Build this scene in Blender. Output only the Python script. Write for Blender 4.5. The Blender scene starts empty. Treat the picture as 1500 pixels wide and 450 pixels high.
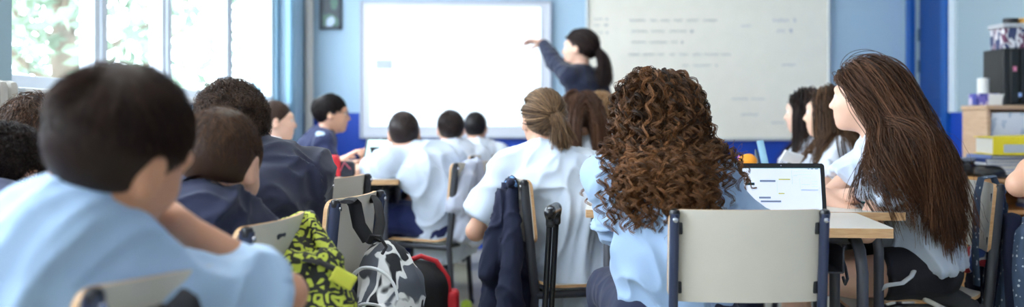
import bpy, bmesh, math, random
import numpy as np
from mathutils import Vector, Matrix, Quaternion
random.seed(4); RNG = np.random.default_rng(7)
scene = bpy.context.scene
# ------------------------------------------------------------------ camera, light, exposure
CAMZ, HZ, FPX = 1.07, 171.0, 1500.0
cam_d = bpy.data.cameras.new('camera'); cam = bpy.data.objects.new('camera', cam_d); scene.collection.objects.link(cam)
cam.location = (0, 0, CAMZ); cam.rotation_euler = (math.pi/2, 0, 0)
cam_d.sensor_width = 36; cam_d.lens = 36; cam_d.shift_y = (HZ-225)/1500.0
cam_d.clip_start = 0.05; cam_d.clip_end = 200
cam_d.dof.use_dof = True; cam_d.dof.focus_distance = 2.95; cam_d.dof.aperture_fstop = 1.9
scene.camera = cam
scene.view_settings.view_transform = 'Standard'; scene.view_settings.look = 'None'
scene.view_settings.exposure = 0.03; scene.view_settings.gamma = 1.0
scene.view_settings.use_curve_mapping = False
scene.cycles.max_bounces = 6; scene.cycles.diffuse_bounces = 4; scene.cycles.glossy_bounces = 3
scene.cycles.transmission_bounces = 6; scene.cycles.transparent_max_bounces = 8
scene.cycles.sample_clamp_indirect = 6.0; scene.cycles.caustics_reflective = False; scene.cycles.caustics_refractive = False
scene.cycles.use_denoising = True
WORLD_STRENGTH = 13.0; FILL_STRENGTH = 4.2
world = bpy.data.worlds.new('sky'); scene.world = world; world.use_nodes = True
_b = world.node_tree.nodes['Background']; _b.inputs[0].default_value = (0.80, 0.90, 1.0, 1); _b.inputs[1].default_value = WORLD_STRENGTH
sun_d = bpy.data.lights.new('sun', 'SUN'); sun_d.energy = 8; sun_d.angle = math.radians(3); sun_d.color = (1, .96, .9)
sun = bpy.data.objects.new('sun', sun_d); scene.collection.objects.link(sun); sun.location = (-8, 12, 12)
sun.rotation_euler = (math.radians(20), math.radians(18), 0)

def W(px, py, d):
    """photo pixel at distance d in front of the camera -> world point"""
    return np.array([(px-750.0)*d/FPX, d, CAMZ-(py-HZ)*d/FPX])
def lin(c):
    c = [v/255.0 for v in c]
    return tuple((v/12.92 if v <= .04045 else ((v+.055)/1.055)**2.4) for v in c) + (1.0,)
# ------------------------------------------------------------------ materials
MATS = {}
def nt(m): return m.node_tree.nodes, m.node_tree.links
def mat(name, col, rough=.6, metal=0., bump=0., bscale=60., spec=.5, emit=None, es=0., mottle=0., mscale=8., sheen=0., stretch=None, clear=0., trans=0., sss=0.):
    if name in MATS: return MATS[name]
    m = bpy.data.materials.new(name); m.use_nodes = True; N, L = nt(m); b = N['Principled BSDF']
    c = lin(col)
    b.inputs['Base Color'].default_value = c; b.inputs['Roughness'].default_value = rough; b.inputs['Metallic'].default_value = metal
    b.inputs['Specular IOR Level'].default_value = spec
    if sheen: b.inputs['Sheen Weight'].default_value = sheen
    if clear: b.inputs['Coat Weight'].default_value = clear
    if trans: b.inputs['Transmission Weight'].default_value = trans
    if sss:
        b.inputs['Subsurface Weight'].default_value = sss; b.inputs['Subsurface Radius'].default_value = (.012, .005, .003); b.inputs['Subsurface Scale'].default_value = 1.0
    if emit: b.inputs['Emission Color'].default_value = lin(emit); b.inputs['Emission Strength'].default_value = es
    tc = N.new('ShaderNodeTexCoord'); mp = N.new('ShaderNodeMapping'); L.new(tc.outputs['Object'], mp.inputs[0])
    if stretch: mp.inputs['Scale'].default_value = stretch
    n = N.new('ShaderNodeTexNoise'); n.inputs['Scale'].default_value = mscale; n.inputs['Detail'].default_value = 4; L.new(mp.outputs[0], n.inputs[0])
    mm = mottle if mottle else .06
    r = N.new('ShaderNodeMapRange'); r.inputs['To Min'].default_value = 1-mm; r.inputs['To Max'].default_value = 1+mm*.5; L.new(n.outputs[0], r.inputs[0])
    mx = N.new('ShaderNodeMix'); mx.data_type = 'RGBA'; mx.blend_type = 'MULTIPLY'; mx.inputs[0].default_value = 1
    mx.inputs[6].default_value = c; L.new(r.outputs[0], mx.inputs[7]); L.new(mx.outputs[2], b.inputs['Base Color'])
    if bump:
        n2 = N.new('ShaderNodeTexNoise'); n2.inputs['Scale'].default_value = bscale; n2.inputs['Detail'].default_value = 3; L.new(mp.outputs[0], n2.inputs[0])
        bp = N.new('ShaderNodeBump'); bp.inputs['Strength'].default_value = bump; bp.inputs['Distance'].default_value = .004
        L.new(n2.outputs[0], bp.inputs['Height']); L.new(bp.outputs[0], b.inputs['Normal'])
    MATS[name] = m; return m
def cloth(name, col, sheen=.15, amp=.7, scale=5., rough=.88):
    if name in MATS: return MATS[name]
    m = mat(name, col, rough, sheen=sheen, mottle=.06); N, L = nt(m); b = N['Principled BSDF']
    tc = [n for n in N if n.type == 'TEX_COORD'][0]; mp = N.new('ShaderNodeMapping'); mp.inputs['Rotation'].default_value = (.3, .5, .4); mp.inputs['Scale'].default_value = (1, 1, .5); L.new(tc.outputs['Object'], mp.inputs[0])
    w = N.new('ShaderNodeTexNoise'); w.inputs['Scale'].default_value = scale; w.inputs['Detail'].default_value = 2; w.inputs['Distortion'].default_value = 1.1
    try: w.noise_type = 'RIDGED_MULTIFRACTAL'
    except Exception: pass
    L.new(mp.outputs[0], w.inputs[0]); bp = N.new('ShaderNodeBump'); bp.inputs['Strength'].default_value = amp; bp.inputs['Distance'].default_value = .03
    L.new(w.outputs[0], bp.inputs['Height'])
    n2 = N.new('ShaderNodeTexNoise'); n2.inputs['Scale'].default_value = 420; L.new(tc.outputs['Object'], n2.inputs[0]); b2 = N.new('ShaderNodeBump'); b2.inputs['Strength'].default_value = .12; b2.inputs['Distance'].default_value = .002
    L.new(n2.outputs[0], b2.inputs['Height']); L.new(bp.outputs[0], b2.inputs['Normal']); L.new(b2.outputs[0], b.inputs['Normal'])
    return m
def wood(name, c1, c2, scale=(3, 30, 30), rough=.5):
    if name in MATS: return MATS[name]
    m = bpy.data.materials.new(name); m.use_nodes = True; N, L = nt(m); b = N['Principled BSDF']
    tc = N.new('ShaderNodeTexCoord'); mp = N.new('ShaderNodeMapping'); mp.inputs['Scale'].default_value = scale; L.new(tc.outputs['Object'], mp.inputs[0])
    n = N.new('ShaderNodeTexNoise'); n.inputs['Scale'].default_value = 2.5; n.inputs['Detail'].default_value = 6; n.inputs['Distortion'].default_value = .6; L.new(mp.outputs[0], n.inputs[0])
    r = N.new('ShaderNodeValToRGB'); r.color_ramp.elements[0].position = .3; r.color_ramp.elements[1].position = .7
    r.color_ramp.elements[0].color = lin(c1); r.color_ramp.elements[1].color = lin(c2); L.new(n.outputs[0], r.inputs[0]); L.new(r.outputs[0], b.inputs['Base Color'])
    b.inputs['Roughness'].default_value = rough
    MATS[name] = m; return m
def hairmat(name, dark, light, rough=.42):
    if name in MATS: return MATS[name]
    m = bpy.data.materials.new(name); m.use_nodes = True; N, L = nt(m); b = N['Principled BSDF']
    a = N.new('ShaderNodeAttribute'); a.attribute_name = 'tint'
    r = N.new('ShaderNodeValToRGB'); r.color_ramp.elements[0].color = lin(dark); r.color_ramp.elements[1].color = lin(light)
    L.new(a.outputs['Fac'], r.inputs[0]); L.new(r.outputs[0], b.inputs['Base Color'])
    b.inputs['Roughness'].default_value = rough; b.inputs['Specular IOR Level'].default_value = .2
    MATS[name] = m; return m
def pattern(name, c1, c2, c3=None, kind='glyph', scale=18, rough=.75, th=.5):
    if name in MATS: return MATS[name]
    m = bpy.data.materials.new(name); m.use_nodes = True; N, L = nt(m); b = N['Principled BSDF']
    tc = N.new('ShaderNodeTexCoord'); mp = N.new('ShaderNodeMapping'); L.new(tc.outputs['Object'], mp.inputs[0])
    r = N.new('ShaderNodeValToRGB'); r.color_ramp.interpolation = 'CONSTANT' if kind != 'brush' else 'LINEAR'
    if kind == 'glyph':
        v = N.new('ShaderNodeTexNoise'); v.inputs['Scale'].default_value = scale*.8; v.inputs['Distortion'].default_value = 1.6; v.inputs['Detail'].default_value = 0.
        w = N.new('ShaderNodeTexWave'); w.inputs['Scale'].default_value = scale*1.0; w.inputs['Distortion'].default_value = 9; w.inputs['Detail'].default_value = 1.0; w.inputs['Detail Scale'].default_value = 1.6
        L.new(mp.outputs[0], w.inputs[0]); L.new(mp.outputs[0], v.inputs[0]); src = w.outputs['Fac']
    elif kind == 'letters':
        v = N.new('ShaderNodeTexVoronoi'); v.inputs['Scale'].default_value = scale; v.distance = 'CHEBYCHEV'; v.inputs['Randomness'].default_value = .55; L.new(mp.outputs[0], v.inputs[0])
        sx = N.new('ShaderNodeSeparateColor'); L.new(v.outputs['Color'], sx.inputs[0])
        ns = N.new('ShaderNodeTexNoise'); ns.inputs['Scale'].default_value = scale*1.2; ns.inputs['Detail'].default_value = 0; L.new(mp.outputs[0], ns.inputs[0])
        m1 = N.new('ShaderNodeMath'); m1.operation = 'MULTIPLY_ADD'; m1.inputs[1].default_value = 14; L.new(v.outputs['Distance'], m1.inputs[0]); L.new(sx.outputs[0], m1.inputs[2])
        m2 = N.new('ShaderNodeMath'); m2.operation = 'MULTIPLY_ADD'; m2.inputs[1].default_value = 9; L.new(ns.outputs[0], m2.inputs[0]); L.new(m1.outputs[0], m2.inputs[2])
        m3 = N.new('ShaderNodeMath'); m3.operation = 'SINE'; L.new(m2.outputs[0], m3.inputs[0]); m4 = N.new('ShaderNodeMath'); m4.operation = 'MULTIPLY_ADD'; m4.inputs[1].default_value = .5; m4.inputs[2].default_value = .5; L.new(m3.outputs[0], m4.inputs[0]); src = m4.outputs[0]
    elif kind == 'brush':
        mp.inputs['Scale'].default_value = (1.0, 1.0, .6)
        v = N.new('ShaderNodeTexNoise'); v.inputs['Scale'].default_value = scale; v.inputs['Distortion'].default_value = .9; v.inputs['Detail'].default_value = 2; v.inputs['Roughness'].default_value = .3
        L.new(mp.outputs[0], v.inputs[0]); src = v.outputs[0]
    else:
        v = N.new('ShaderNodeTexVoronoi'); v.inputs['Scale'].default_value = scale; L.new(mp.outputs[0], v.inputs[0]); src = v.outputs['Distance']
    e = r.color_ramp.elements
    e[0].color = lin(c1); e[0].position = 0; e[1].color = lin(c2); e[1].position = th
    if kind == 'brush':
        e[0].position = th-.012; e[1].position = th+.012
        if c3: x = e.new(min(.98, th+.09)); x.color = lin(c2); y = e.new(min(.99, th+.11)); y.color = lin(c3)
    elif c3: x = e.new(min(.95, th+.2)); x.color = lin(c3)
    L.new(src, r.inputs[0]); L.new(r.outputs[0], b.inputs['Base Color']); b.inputs['Roughness'].default_value = rough
    MATS[name] = m; return m
# ------------------------------------------------------------------ object helpers
COL = scene.collection
def link(o, parent=None):
    COL.objects.link(o)
    if parent is not None: o.parent = parent
    return o
def empty(name, label, cat, loc=(0, 0, 0), rz=0., group=None):
    o = bpy.data.objects.new(name, None); o.empty_display_size = .1; COL.objects.link(o)
    o.location = tuple(float(v) for v in loc); o.rotation_euler = (0, 0, rz); tag(o, label, cat, group); return o
def tag(o, label, cat, group=None):
    o['label'] = label; o['category'] = cat
    if group: o['group'] = group
    return o
def npmesh(name, V, F, mats, parent=None, smooth=True, loc=None, tint=None, fmat=None):
    me = bpy.data.meshes.new(name)
    V = np.asarray(V, dtype=np.float32)
    if loc is not None: V = V-np.asarray(loc, dtype=np.float32)
    if isinstance(F, np.ndarray):
        k = F.shape[1]; me.vertices.add(len(V)); me.vertices.foreach_set('co', V.ravel())
        me.loops.add(F.size); me.loops.foreach_set('vertex_index', F.astype(np.int32).ravel())
        me.polygons.add(len(F)); me.polygons.foreach_set('loop_start', np.arange(0, F.size, k, dtype=np.int32))
    else: me.from_pydata([tuple(map(float, v)) for v in V], [], F)
    if not isinstance(mats, (list, tuple)): mats = [mats]
    for m in mats: me.materials.append(m)
    if fmat is not None: me.polygons.foreach_set('material_index', np.asarray(fmat, dtype=np.int32))
    me.update(calc_edges=True)
    me.polygons.foreach_set('use_smooth', [smooth]*len(me.polygons))
    if tint is not None:
        a = me.attributes.new('tint', 'FLOAT', 'POINT'); a.data.foreach_set('value', np.asarray(tint, dtype=np.float32))
    o = bpy.data.objects.new(name, me); link(o, parent)
    if loc is not None and parent is None: o.location = tuple(float(v) for v in loc)
    return o
def rotm(rx=0, ry=0, rz=0):
    return np.array((Matrix.Rotation(math.radians(rz), 3, 'Z') @ Matrix.Rotation(math.radians(ry), 3, 'Y') @ Matrix.Rotation(math.radians(rx), 3, 'X')))
def nrm(v): v = np.asarray(v, float); return v/max(np.linalg.norm(v), 1e-9)
class MB:
    def __init__(s): s.V = []; s.F = []; s.M = []
    def add(s, V, F, m=0):
        n = sum(len(v) for v in s.V); s.V.append(np.asarray(V, float)); s.F += [tuple(i+n for i in f) for f in F]; s.M += [m]*len(F)
    def box(s, c, size, bev=.003, R=None, m=0, seg=2):
        bm = bmesh.new(); bmesh.ops.create_cube(bm, size=1)
        for v in bm.verts: v.co = Vector((v.co.x*size[0], v.co.y*size[1], v.co.z*size[2]))
        b = min(bev, min(size)*.45)
        if b > 0: bmesh.ops.bevel(bm, geom=list(bm.edges), offset=b, segments=seg, profile=.5, affect='EDGES')
        V = np.array([tuple(v.co) for v in bm.verts]); bm.verts.index_update(); F = [tuple(v.index for v in f.verts) for f in bm.faces]; bm.free()
        if R is not None: V = V @ np.asarray(R).T
        s.add(V+np.asarray(c, float), F, m); return s
    def tube(s, P, r, n=12, m=0, flat=1., up=None, caps=True):
        P = [np.asarray(p, float) for p in P]; k = len(P); rr = [r]*k if np.isscalar(r) else list(r)
        T = [nrm(P[min(i+1, k-1)]-P[max(i-1, 0)]) for i in range(k)]
        u = nrm(up) if up is not None else (np.array([1., 0, 0]) if abs(T[0][0]) < .9 else np.array([0, 1., 0]))
        V = []
        for i in range(k):
            u = nrm(u-T[i]*np.dot(u, T[i])); w = np.cross(T[i], u)
            for j in range(n):
                a = 2*math.pi*j/n; V.append(P[i]+u*math.cos(a)*rr[i]+w*math.sin(a)*rr[i]*flat)
        F = [(i*n+j, i*n+(j+1) % n, (i+1)*n+(j+1) % n, (i+1)*n+j) for i in range(k-1) for j in range(n)]
        if caps: F += [tuple(range(n-1, -1, -1)), tuple(range((k-1)*n, k*n))]
        s.add(V, F, m); return s
    def lathe(s, c, prof, n=24, m=0, R=None):
        V = []; k = len(prof)
        for r, z in prof:
            for j in range(n): a = 2*math.pi*j/n; V.append((r*math.cos(a), r*math.sin(a), z))
        V = np.array(V)
        if R is not None: V = V @ np.asarray(R).T
        F = [(i*n+j, i*n+(j+1) % n, (i+1)*n+(j+1) % n, (i+1)*n+j) for i in range(k-1) for j in range(n)]
        F += [tuple(range(n-1, -1, -1)), tuple(range((k-1)*n, k*n))]
        s.add(V+np.asarray(c, float), F, m); return s
    def panel(s, w, h, t, rad, fn, nu=28, nv=14, m=0, mr=1):
        """rounded-corner panel in (u,v); fn(u,v,off)->xyz, off = thickness offset"""
        def q(u, v):
            x, y = u*w/2, v*h/2; cx, cy = w/2-rad, h/2-rad
            if abs(x) > cx and abs(y) > cy:
                a, b = (abs(x)-cx)/rad, (abs(y)-cy)/rad
                x = math.copysign(cx+rad*a*math.sqrt(1-b*b/2), x); y = math.copysign(cy+rad*b*math.sqrt(1-a*a/2), y)
            return x, y
        us = np.linspace(-1, 1, nu+1); vs = np.linspace(-1, 1, nv+1)
        # denser at the corners
        us = np.sign(us)*(1-(1-abs(us))**1.25); vs = np.sign(vs)*(1-(1-abs(vs))**1.25)
        V = []
        for off in (t/2, -t/2):
            for v in vs:
                for u in us:
                    x, y = q(u, v); V.append(fn(x, y, off))
        n1 = nu+1; n2 = (nu+1)*(nv+1); F = []; 
        for j in range(nv):
            for i in range(nu):
                a = j*n1+i; F.append((a, a+1, a+1+n1, a+n1)); F.append((a+n2, a+n1+n2, a+1+n1+n2, a+1+n2))
        s.add(V, F, m)
        ring = [i for i in range(nu)]+[j*n1+nu for j in range(nv)]+[nv*n1+i for i in range(nu, 0, -1)]+[j*n1 for j in range(nv, 0, -1)]
        base = sum(len(v) for v in s.V)-2*n2; k = len(ring)
        RV = [V[i] for i in ring]+[V[i+n2] for i in ring]
        s.add(RV, [(i, i+k, (i+1) % k+k, (i+1) % k) for i in range(k)], mr); return s
    def build(s, name, mats, parent=None, smooth=True, loc=None, auto=True):
        if not isinstance(mats, (list, tuple)): mats = [mats]
        o = npmesh(name, np.concatenate(s.V), s.F, mats, parent, smooth, loc, fmat=s.M)
        if smooth and auto:
            try: o.data.set_sharp_from_angle(angle=math.radians(38))
            except Exception: pass
        return o
# ------------------------------------------------------------------ noise
_T = np.random.default_rng(3).random((32, 32, 32)).astype(np.float32)
def vnoise(p):
    i = np.floor(p).astype(int); f = p-i; f = f*f*(3-2*f); i &= 31; j = (i+1) & 31
    x0, y0, z0 = i.T; x1, y1, z1 = j.T; fx, fy, fz = f.T
    a = _T[x0, y0, z0]*(1-fx)+_T[x1, y0, z0]*fx; b = _T[x0, y1, z0]*(1-fx)+_T[x1, y1, z0]*fx
    c = _T[x0, y0, z1]*(1-fx)+_T[x1, y0, z1]*fx; d = _T[x0, y1, z1]*(1-fx)+_T[x1, y1, z1]*fx
    return (a*(1-fy)+b*fy)*(1-fz)+(c*(1-fy)+d*fy)*fz
# ------------------------------------------------------------------ signed distance modelling
def frame(axis, side):
    a = nrm(axis); u = nrm(np.asarray(side, float)-a*np.dot(side, a)); return a, u, np.cross(a, u)
class Cap:      # tapered limb
    def __init__(s, a, b, r1, r2, k=.02, cut=0, op=1):
        s.a, s.b, s.r1, s.r2, s.k, s.cut, s.op = np.asarray(a, float), np.asarray(b, float), r1, r2, k, cut, op
        m = max(r1, r2); s.lo = np.minimum(s.a, s.b)-m; s.hi = np.maximum(s.a, s.b)+m
    def d(s, p):
        ab = s.b-s.a; L = np.linalg.norm(ab)+1e-9; q = p-s.a; t0 = q @ (ab/L/L); t = np.clip(t0, 0, 1)
        d = np.linalg.norm(q-t[..., None]*ab, axis=-1)-(s.r1+(s.r2-s.r1)*t)
        if s.cut & 1: d = np.maximum(d, -t0*L)
        if s.cut & 2: d = np.maximum(d, (t0-1)*L)
        return d
    def inflate(s, e, **kw):
        c = Cap(s.a, s.b, s.r1+e, s.r2+e, s.k, s.cut, s.op); [setattr(c, x, v) for x, v in kw.items()]; return c
class Sec:      # limb with an elliptical section: radii (ru, rv) across side / front
    def __init__(s, a, b, side, r1, r2, k=.03, cut=0, ez=None, op=1):
        s.a, s.b, s.side, s.r1, s.r2, s.k, s.cut, s.op = np.asarray(a, float), np.asarray(b, float), side, r1, r2, k, cut, op
        s.ez = ez if ez else min(r1+r2); m = max(r1+r2+(s.ez,)); s.lo = np.minimum(s.a, s.b)-m; s.hi = np.maximum(s.a, s.b)+m
    def d(s, p):
        ab = s.b-s.a; L = np.linalg.norm(ab)+1e-9; A, u, v = frame(ab, s.side); q = p-s.a
        z = q @ A; t = np.clip(z/L, 0, 1); e = z-t*L; ru = s.r1[0]+(s.r2[0]-s.r1[0])*t; rv = s.r1[1]+(s.r2[1]-s.r1[1])*t
        x, y, w = (q @ u), (q @ v), e
        k0 = np.sqrt((x/ru)**2+(y/rv)**2+(w/s.ez)**2)+1e-6; k1 = np.sqrt((x/ru**2)**2+(y/rv**2)**2+(w/s.ez**2)**2)+1e-6
        d = k0*(k0-1)/k1
        if s.cut & 1: d = np.maximum(d, -z)
        if s.cut & 2: d = np.maximum(d, z-L)
        return d
    def inflate(s, e, **kw):
        c = Sec(s.a, s.b, s.side, (s.r1[0]+e, s.r1[1]+e), (s.r2[0]+e, s.r2[1]+e), s.k, s.cut, s.ez+e, s.op); [setattr(c, x, v) for x, v in kw.items()]; return c
class Ell:
    def __init__(s, c, r, R=None, k=.02, op=1):
        s.c, s.r, s.R, s.k, s.op = np.asarray(c, float), np.asarray(r, float), (np.eye(3) if R is None else np.asarray(R)), k, op
        m = s.r.max(); s.lo = s.c-m; s.hi = s.c+m
    def d(s, p):
        q = (p-s.c) @ s.R; k0 = np.linalg.norm(q/s.r, axis=-1)+1e-6; k1 = np.linalg.norm(q/s.r**2, axis=-1)+1e-6
        return k0*(k0-1)/k1
    def inflate(s, e, **kw): return Ell(s.c, s.r+e, s.R, s.k, s.op)
class RBox:
    def __init__(s, c, h, r, R=None, k=.01, op=1):
        s.c, s.h, s.r, s.R, s.k, s.op = np.asarray(c, float), np.asarray(h, float), r, (np.eye(3) if R is None else np.asarray(R)), k, op
        m = np.linalg.norm(s.h); s.lo = s.c-m; s.hi = s.c+m
    def d(s, p):
        q = np.abs((p-s.c) @ s.R)-(s.h-s.r)
        return np.linalg.norm(np.maximum(q, 0), axis=-1)+np.minimum(q.max(axis=-1), 0)-s.r
def sdf_at(prims, p):
    d = np.full(p.shape[:-1], 9.)
    for q in prims:
        if q.op > 0: d = np.minimum(d, q.d(p))
    return d
def surface(prims, h):
    lo = np.min([p.lo for p in prims if p.op > 0], axis=0)-3*h; hi = np.max([p.hi for p in prims if p.op > 0], axis=0)+3*h
    n = np.ceil((hi-lo)/h).astype(int)+1
    F = np.full(tuple(n), .2, dtype=np.float32)
    ax = [lo[i]+h*np.arange(n[i]) for i in range(3)]
    for q in prims:
        m = q.k+2.5*h
        i0 = np.clip(np.floor((q.lo-m-lo)/h).astype(int), 0, n-1); i1 = np.clip(np.ceil((q.hi+m-lo)/h).astype(int)+1, 1, n)
        if (i1 <= i0).any(): continue
        sl = tuple(slice(i0[i], i1[i]) for i in range(3))
        g = np.stack(np.meshgrid(*[ax[i][sl[i]] for i in range(3)], indexing='ij'), -1)
        d = q.d(g); a = F[sl]; k = max(q.k, 1e-4)
        if q.op > 0:
            hh = np.maximum(k-np.abs(a-d), 0)/k; F[sl] = np.minimum(a, d)-hh*hh*k*.25
        else:
            hh = np.maximum(k-np.abs(a+d), 0)/k; F[sl] = np.maximum(a, -d)+hh*hh*k*.25
    return nets(F, lo, h)
def nets(F, lo, h):
    S = F < 0; c = [S[i:F.shape[0]-1+i, j:F.shape[1]-1+j, k:F.shape[2]-1+k] for i in (0, 1) for j in (0, 1) for k in (0, 1)]
    al = c[0].copy(); an = c[0].copy()
    for x in c[1:]: al &= x; an |= x
    act = an & ~al; I = np.argwhere(act); idx = np.full(act.shape, -1, dtype=np.int64); idx[act] = np.arange(len(I))
    cs = np.array([(i, j, k) for i in (0, 1) for j in (0, 1) for k in (0, 1)])
    vals = np.stack([F[I[:, 0]+a, I[:, 1]+b, I[:, 2]+c_] for a, b, c_ in cs], 1)
    acc = np.zeros((len(I), 3)); cnt = np.zeros(len(I))
    for e0 in range(8):
        for bit in (4, 2, 1):
            if e0 & bit: continue
            e1 = e0 | bit; a, b = vals[:, e0], vals[:, e1]; m = (a < 0) != (b < 0)
            t = np.where(m, a/np.where(m, a-b, 1), 0)
            acc += m[:, None]*(cs[e0]+t[:, None]*(cs[e1]-cs[e0])); cnt += m
    V = lo+h*(I+acc/cnt[:, None]); Q = []
    for ax in range(3):
        o1, o2 = [(1, 2), (2, 0), (0, 1)][ax]
        s0 = [slice(1, -1)]*3; s0[ax] = slice(0, -1); s1 = [slice(1, -1)]*3; s1[ax] = slice(1, None)
        A, B = S[tuple(s0)], S[tuple(s1)]
        for m, flip in ((A & ~B, False), (B & ~A, True)):
            J = np.argwhere(m); off = np.ones(3, int); off[ax] = 0; J = J+off
            d1 = np.zeros(3, int); d1[o1] = 1; d2 = np.zeros(3, int); d2[o2] = 1
            q = [idx[tuple(K.T)] for K in (J-d1-d2, J-d2, J, J-d1)]
            q = np.stack(q[::-1] if flip else q, 1); Q.append(q)
    return V, np.concatenate(Q)
def vnormals(V, Q):
    n = np.cross(V[Q[:, 2]]-V[Q[:, 0]], V[Q[:, 3]]-V[Q[:, 1]]); N = np.zeros_like(V)
    for i in range(4): np.add.at(N, Q[:, i], n)
    return N/np.maximum(np.linalg.norm(N, axis=1), 1e-9)[:, None]
def folds(V, Q, amp, scale=9., axis=(0, 0, 1), stretch=.35, seed=0.):
    """soft cloth folds, elongated along axis"""
    N = vnormals(V, Q); a = nrm(axis); al = V @ a; P = V-np.outer(al, a)+np.outer(al*stretch, a)
    w = np.stack([vnoise(V*scale*.5+seed+o) for o in (0., 7.3, 13.1)], 1)-.5
    n1 = 1-np.abs(2*vnoise(P*scale*1.25+w*2.6+seed)-1); n2 = 1-np.abs(2*vnoise(P*scale*2.9+w*4+seed+5)-1)
    return V+N*((n1**4)*amp*1.15+(n2**3)*amp*.55-.0012)[:, None]
def sdfobj(name, prims, h, m, parent=None, loc=(0, 0, 0), fold=None):
    V, Q = surface(prims, h)
    if fold: V = folds(V, Q, **fold)
    return npmesh(name, V, Q, m, parent, True, loc)
# ------------------------------------------------------------------ people
def yawdir(y): a = math.radians(y); return np.array([-math.sin(a), math.cos(a), 0.])
UP = np.array([0, 0, 1.])
def headR(yaw, pitch, roll):
    """columns: right, forward, up of the head; pitch>0 looks up, roll>0 tips to its right"""
    M = Matrix.Rotation(math.radians(yaw), 3, 'Z') @ Matrix.Rotation(math.radians(pitch), 3, 'X') @ Matrix.Rotation(math.radians(roll), 3, 'Y')
    return np.array(M)
def head_prims(H, R, s):
    P = lambda x, y, z: H+R @ (np.array([x, y, z])*s)
    e = lambda c, r, k=.02, op=1, Q=R: Ell(P(*c), np.array(r)*s, Q, k*s, op)
    L = [e((0, -.014, .028), (.073, .092, .086)), e((0, .022, -.015), (.064, .072, .078), .03), e((0, .040, -.058), (.046, .046, .046), .03),
         e((0, .066, -.086), (.021, .019, .018), .02), e((0, .074, .030), (.050, .022, .020), .02),
         e((.034, .062, -.022), (.024, .020, .022), .02), e((-.034, .062, -.022), (.024, .020, .022), .02),
         Cap(P(0, .088, .012), P(0, .106, -.026), .0065*s, .0105*s, .012*s), e((.010, .094, -.031), (.008, .009, .007), .008), e((-.010, .094, -.031), (.008, .009, .007), .008),
         e((.031, .100, .008), (.017, .016, .013), .012, -1), e((-.031, .100, .008), (.017, .016, .013), .012, -1),
         e((0, .086, -.052), (.024, .010, .0065), .006), e((0, .085, -.064), (.020, .010, .0065), .006), e((0, .1, -.0575), (.022, .008, .0022), .004, -1)]
    for sx in (1, -1):
        Q = R @ rotm(8, 0, -sx*22)
        L += [e((sx*.077, -.008, .0), (.0075, .021, .031), .008, 1, Q), e((sx*.073, -.006, -.018), (.009, .013, .014), .008), e((sx*.086, .0, .001), (.0055, .012, .019), .006, -1, Q)]
    return L
def hand_prims(wr, fd, pn, side, s, curl=25, k=.006, spread=1., point=False):
    """wr wrist, fd finger direction, pn palm normal (way the fingers bend), side +1 thumb on cross(fd,pn) side"""
    fd = nrm(fd); pn = nrm(pn-fd*np.dot(fd, pn)); sd = np.cross(fd, pn)*side
    L = [Sec(wr, wr+fd*.03*s, sd, (.026*s, .018*s), (.034*s, .014*s), k=.02), Sec(wr+fd*.025*s, wr+fd*.075*s, sd, (.036*s, .014*s), (.040*s, .012*s), k=.015)]
    for i, (off, ln) in enumerate(((.030, .070), (.010, .079), (-.011, .073), (-.030, .057))):
        b = wr+fd*(.082-.004*abs(i-1))*s+sd*off*s; d0 = nrm(fd+sd*off*2.2*spread); cu = curl
        if point: cu = 4 if i == 0 else 75
        p = b; seg = (.44, .31, .25); a = math.radians(cu*.6)
        for j in range(3):
            d = d0*math.cos(a)+pn*math.sin(a); q = p+d*ln*seg[j]*s
            L.append(Cap(p, q, (.0088-.0009*j)*s, (.0082-.0010*j)*s, k)); p = q; a += math.radians(cu)
    t0 = wr+fd*.022*s+sd*.026*s; t1 = t0+nrm(fd*.75+sd*.75+pn*.35)*.036*s; t2 = t1+nrm(fd+sd*.35+pn*.4)*.032*s; t3 = t2+nrm(fd+sd*.05+pn*.5)*.024*s
    L += [Cap(t0, t1, .014*s, .011*s, .012), Cap(t1, t2, .0105*s, .0095*s, k), Cap(t2, t3, .0095*s, .0075*s, k)]
    return L
def ik(a, b, l1, l2, hint):
    v = b-a; D = np.linalg.norm(v); D2 = min(D, (l1+l2)*.995); u = v/max(D, 1e-6); b = a+u*D2
    x = (D2*D2+l1*l1-l2*l2)/(2*D2); h = math.sqrt(max(l1*l1-x*x, 0)); w = nrm(hint-u*np.dot(hint, u))
    return a+u*x+w*h, b
SKINS = {'light': (226, 182, 158), 'fair': (232, 190, 168), 'tan': (196, 142, 112), 'mid': (212, 164, 138)}
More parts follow.
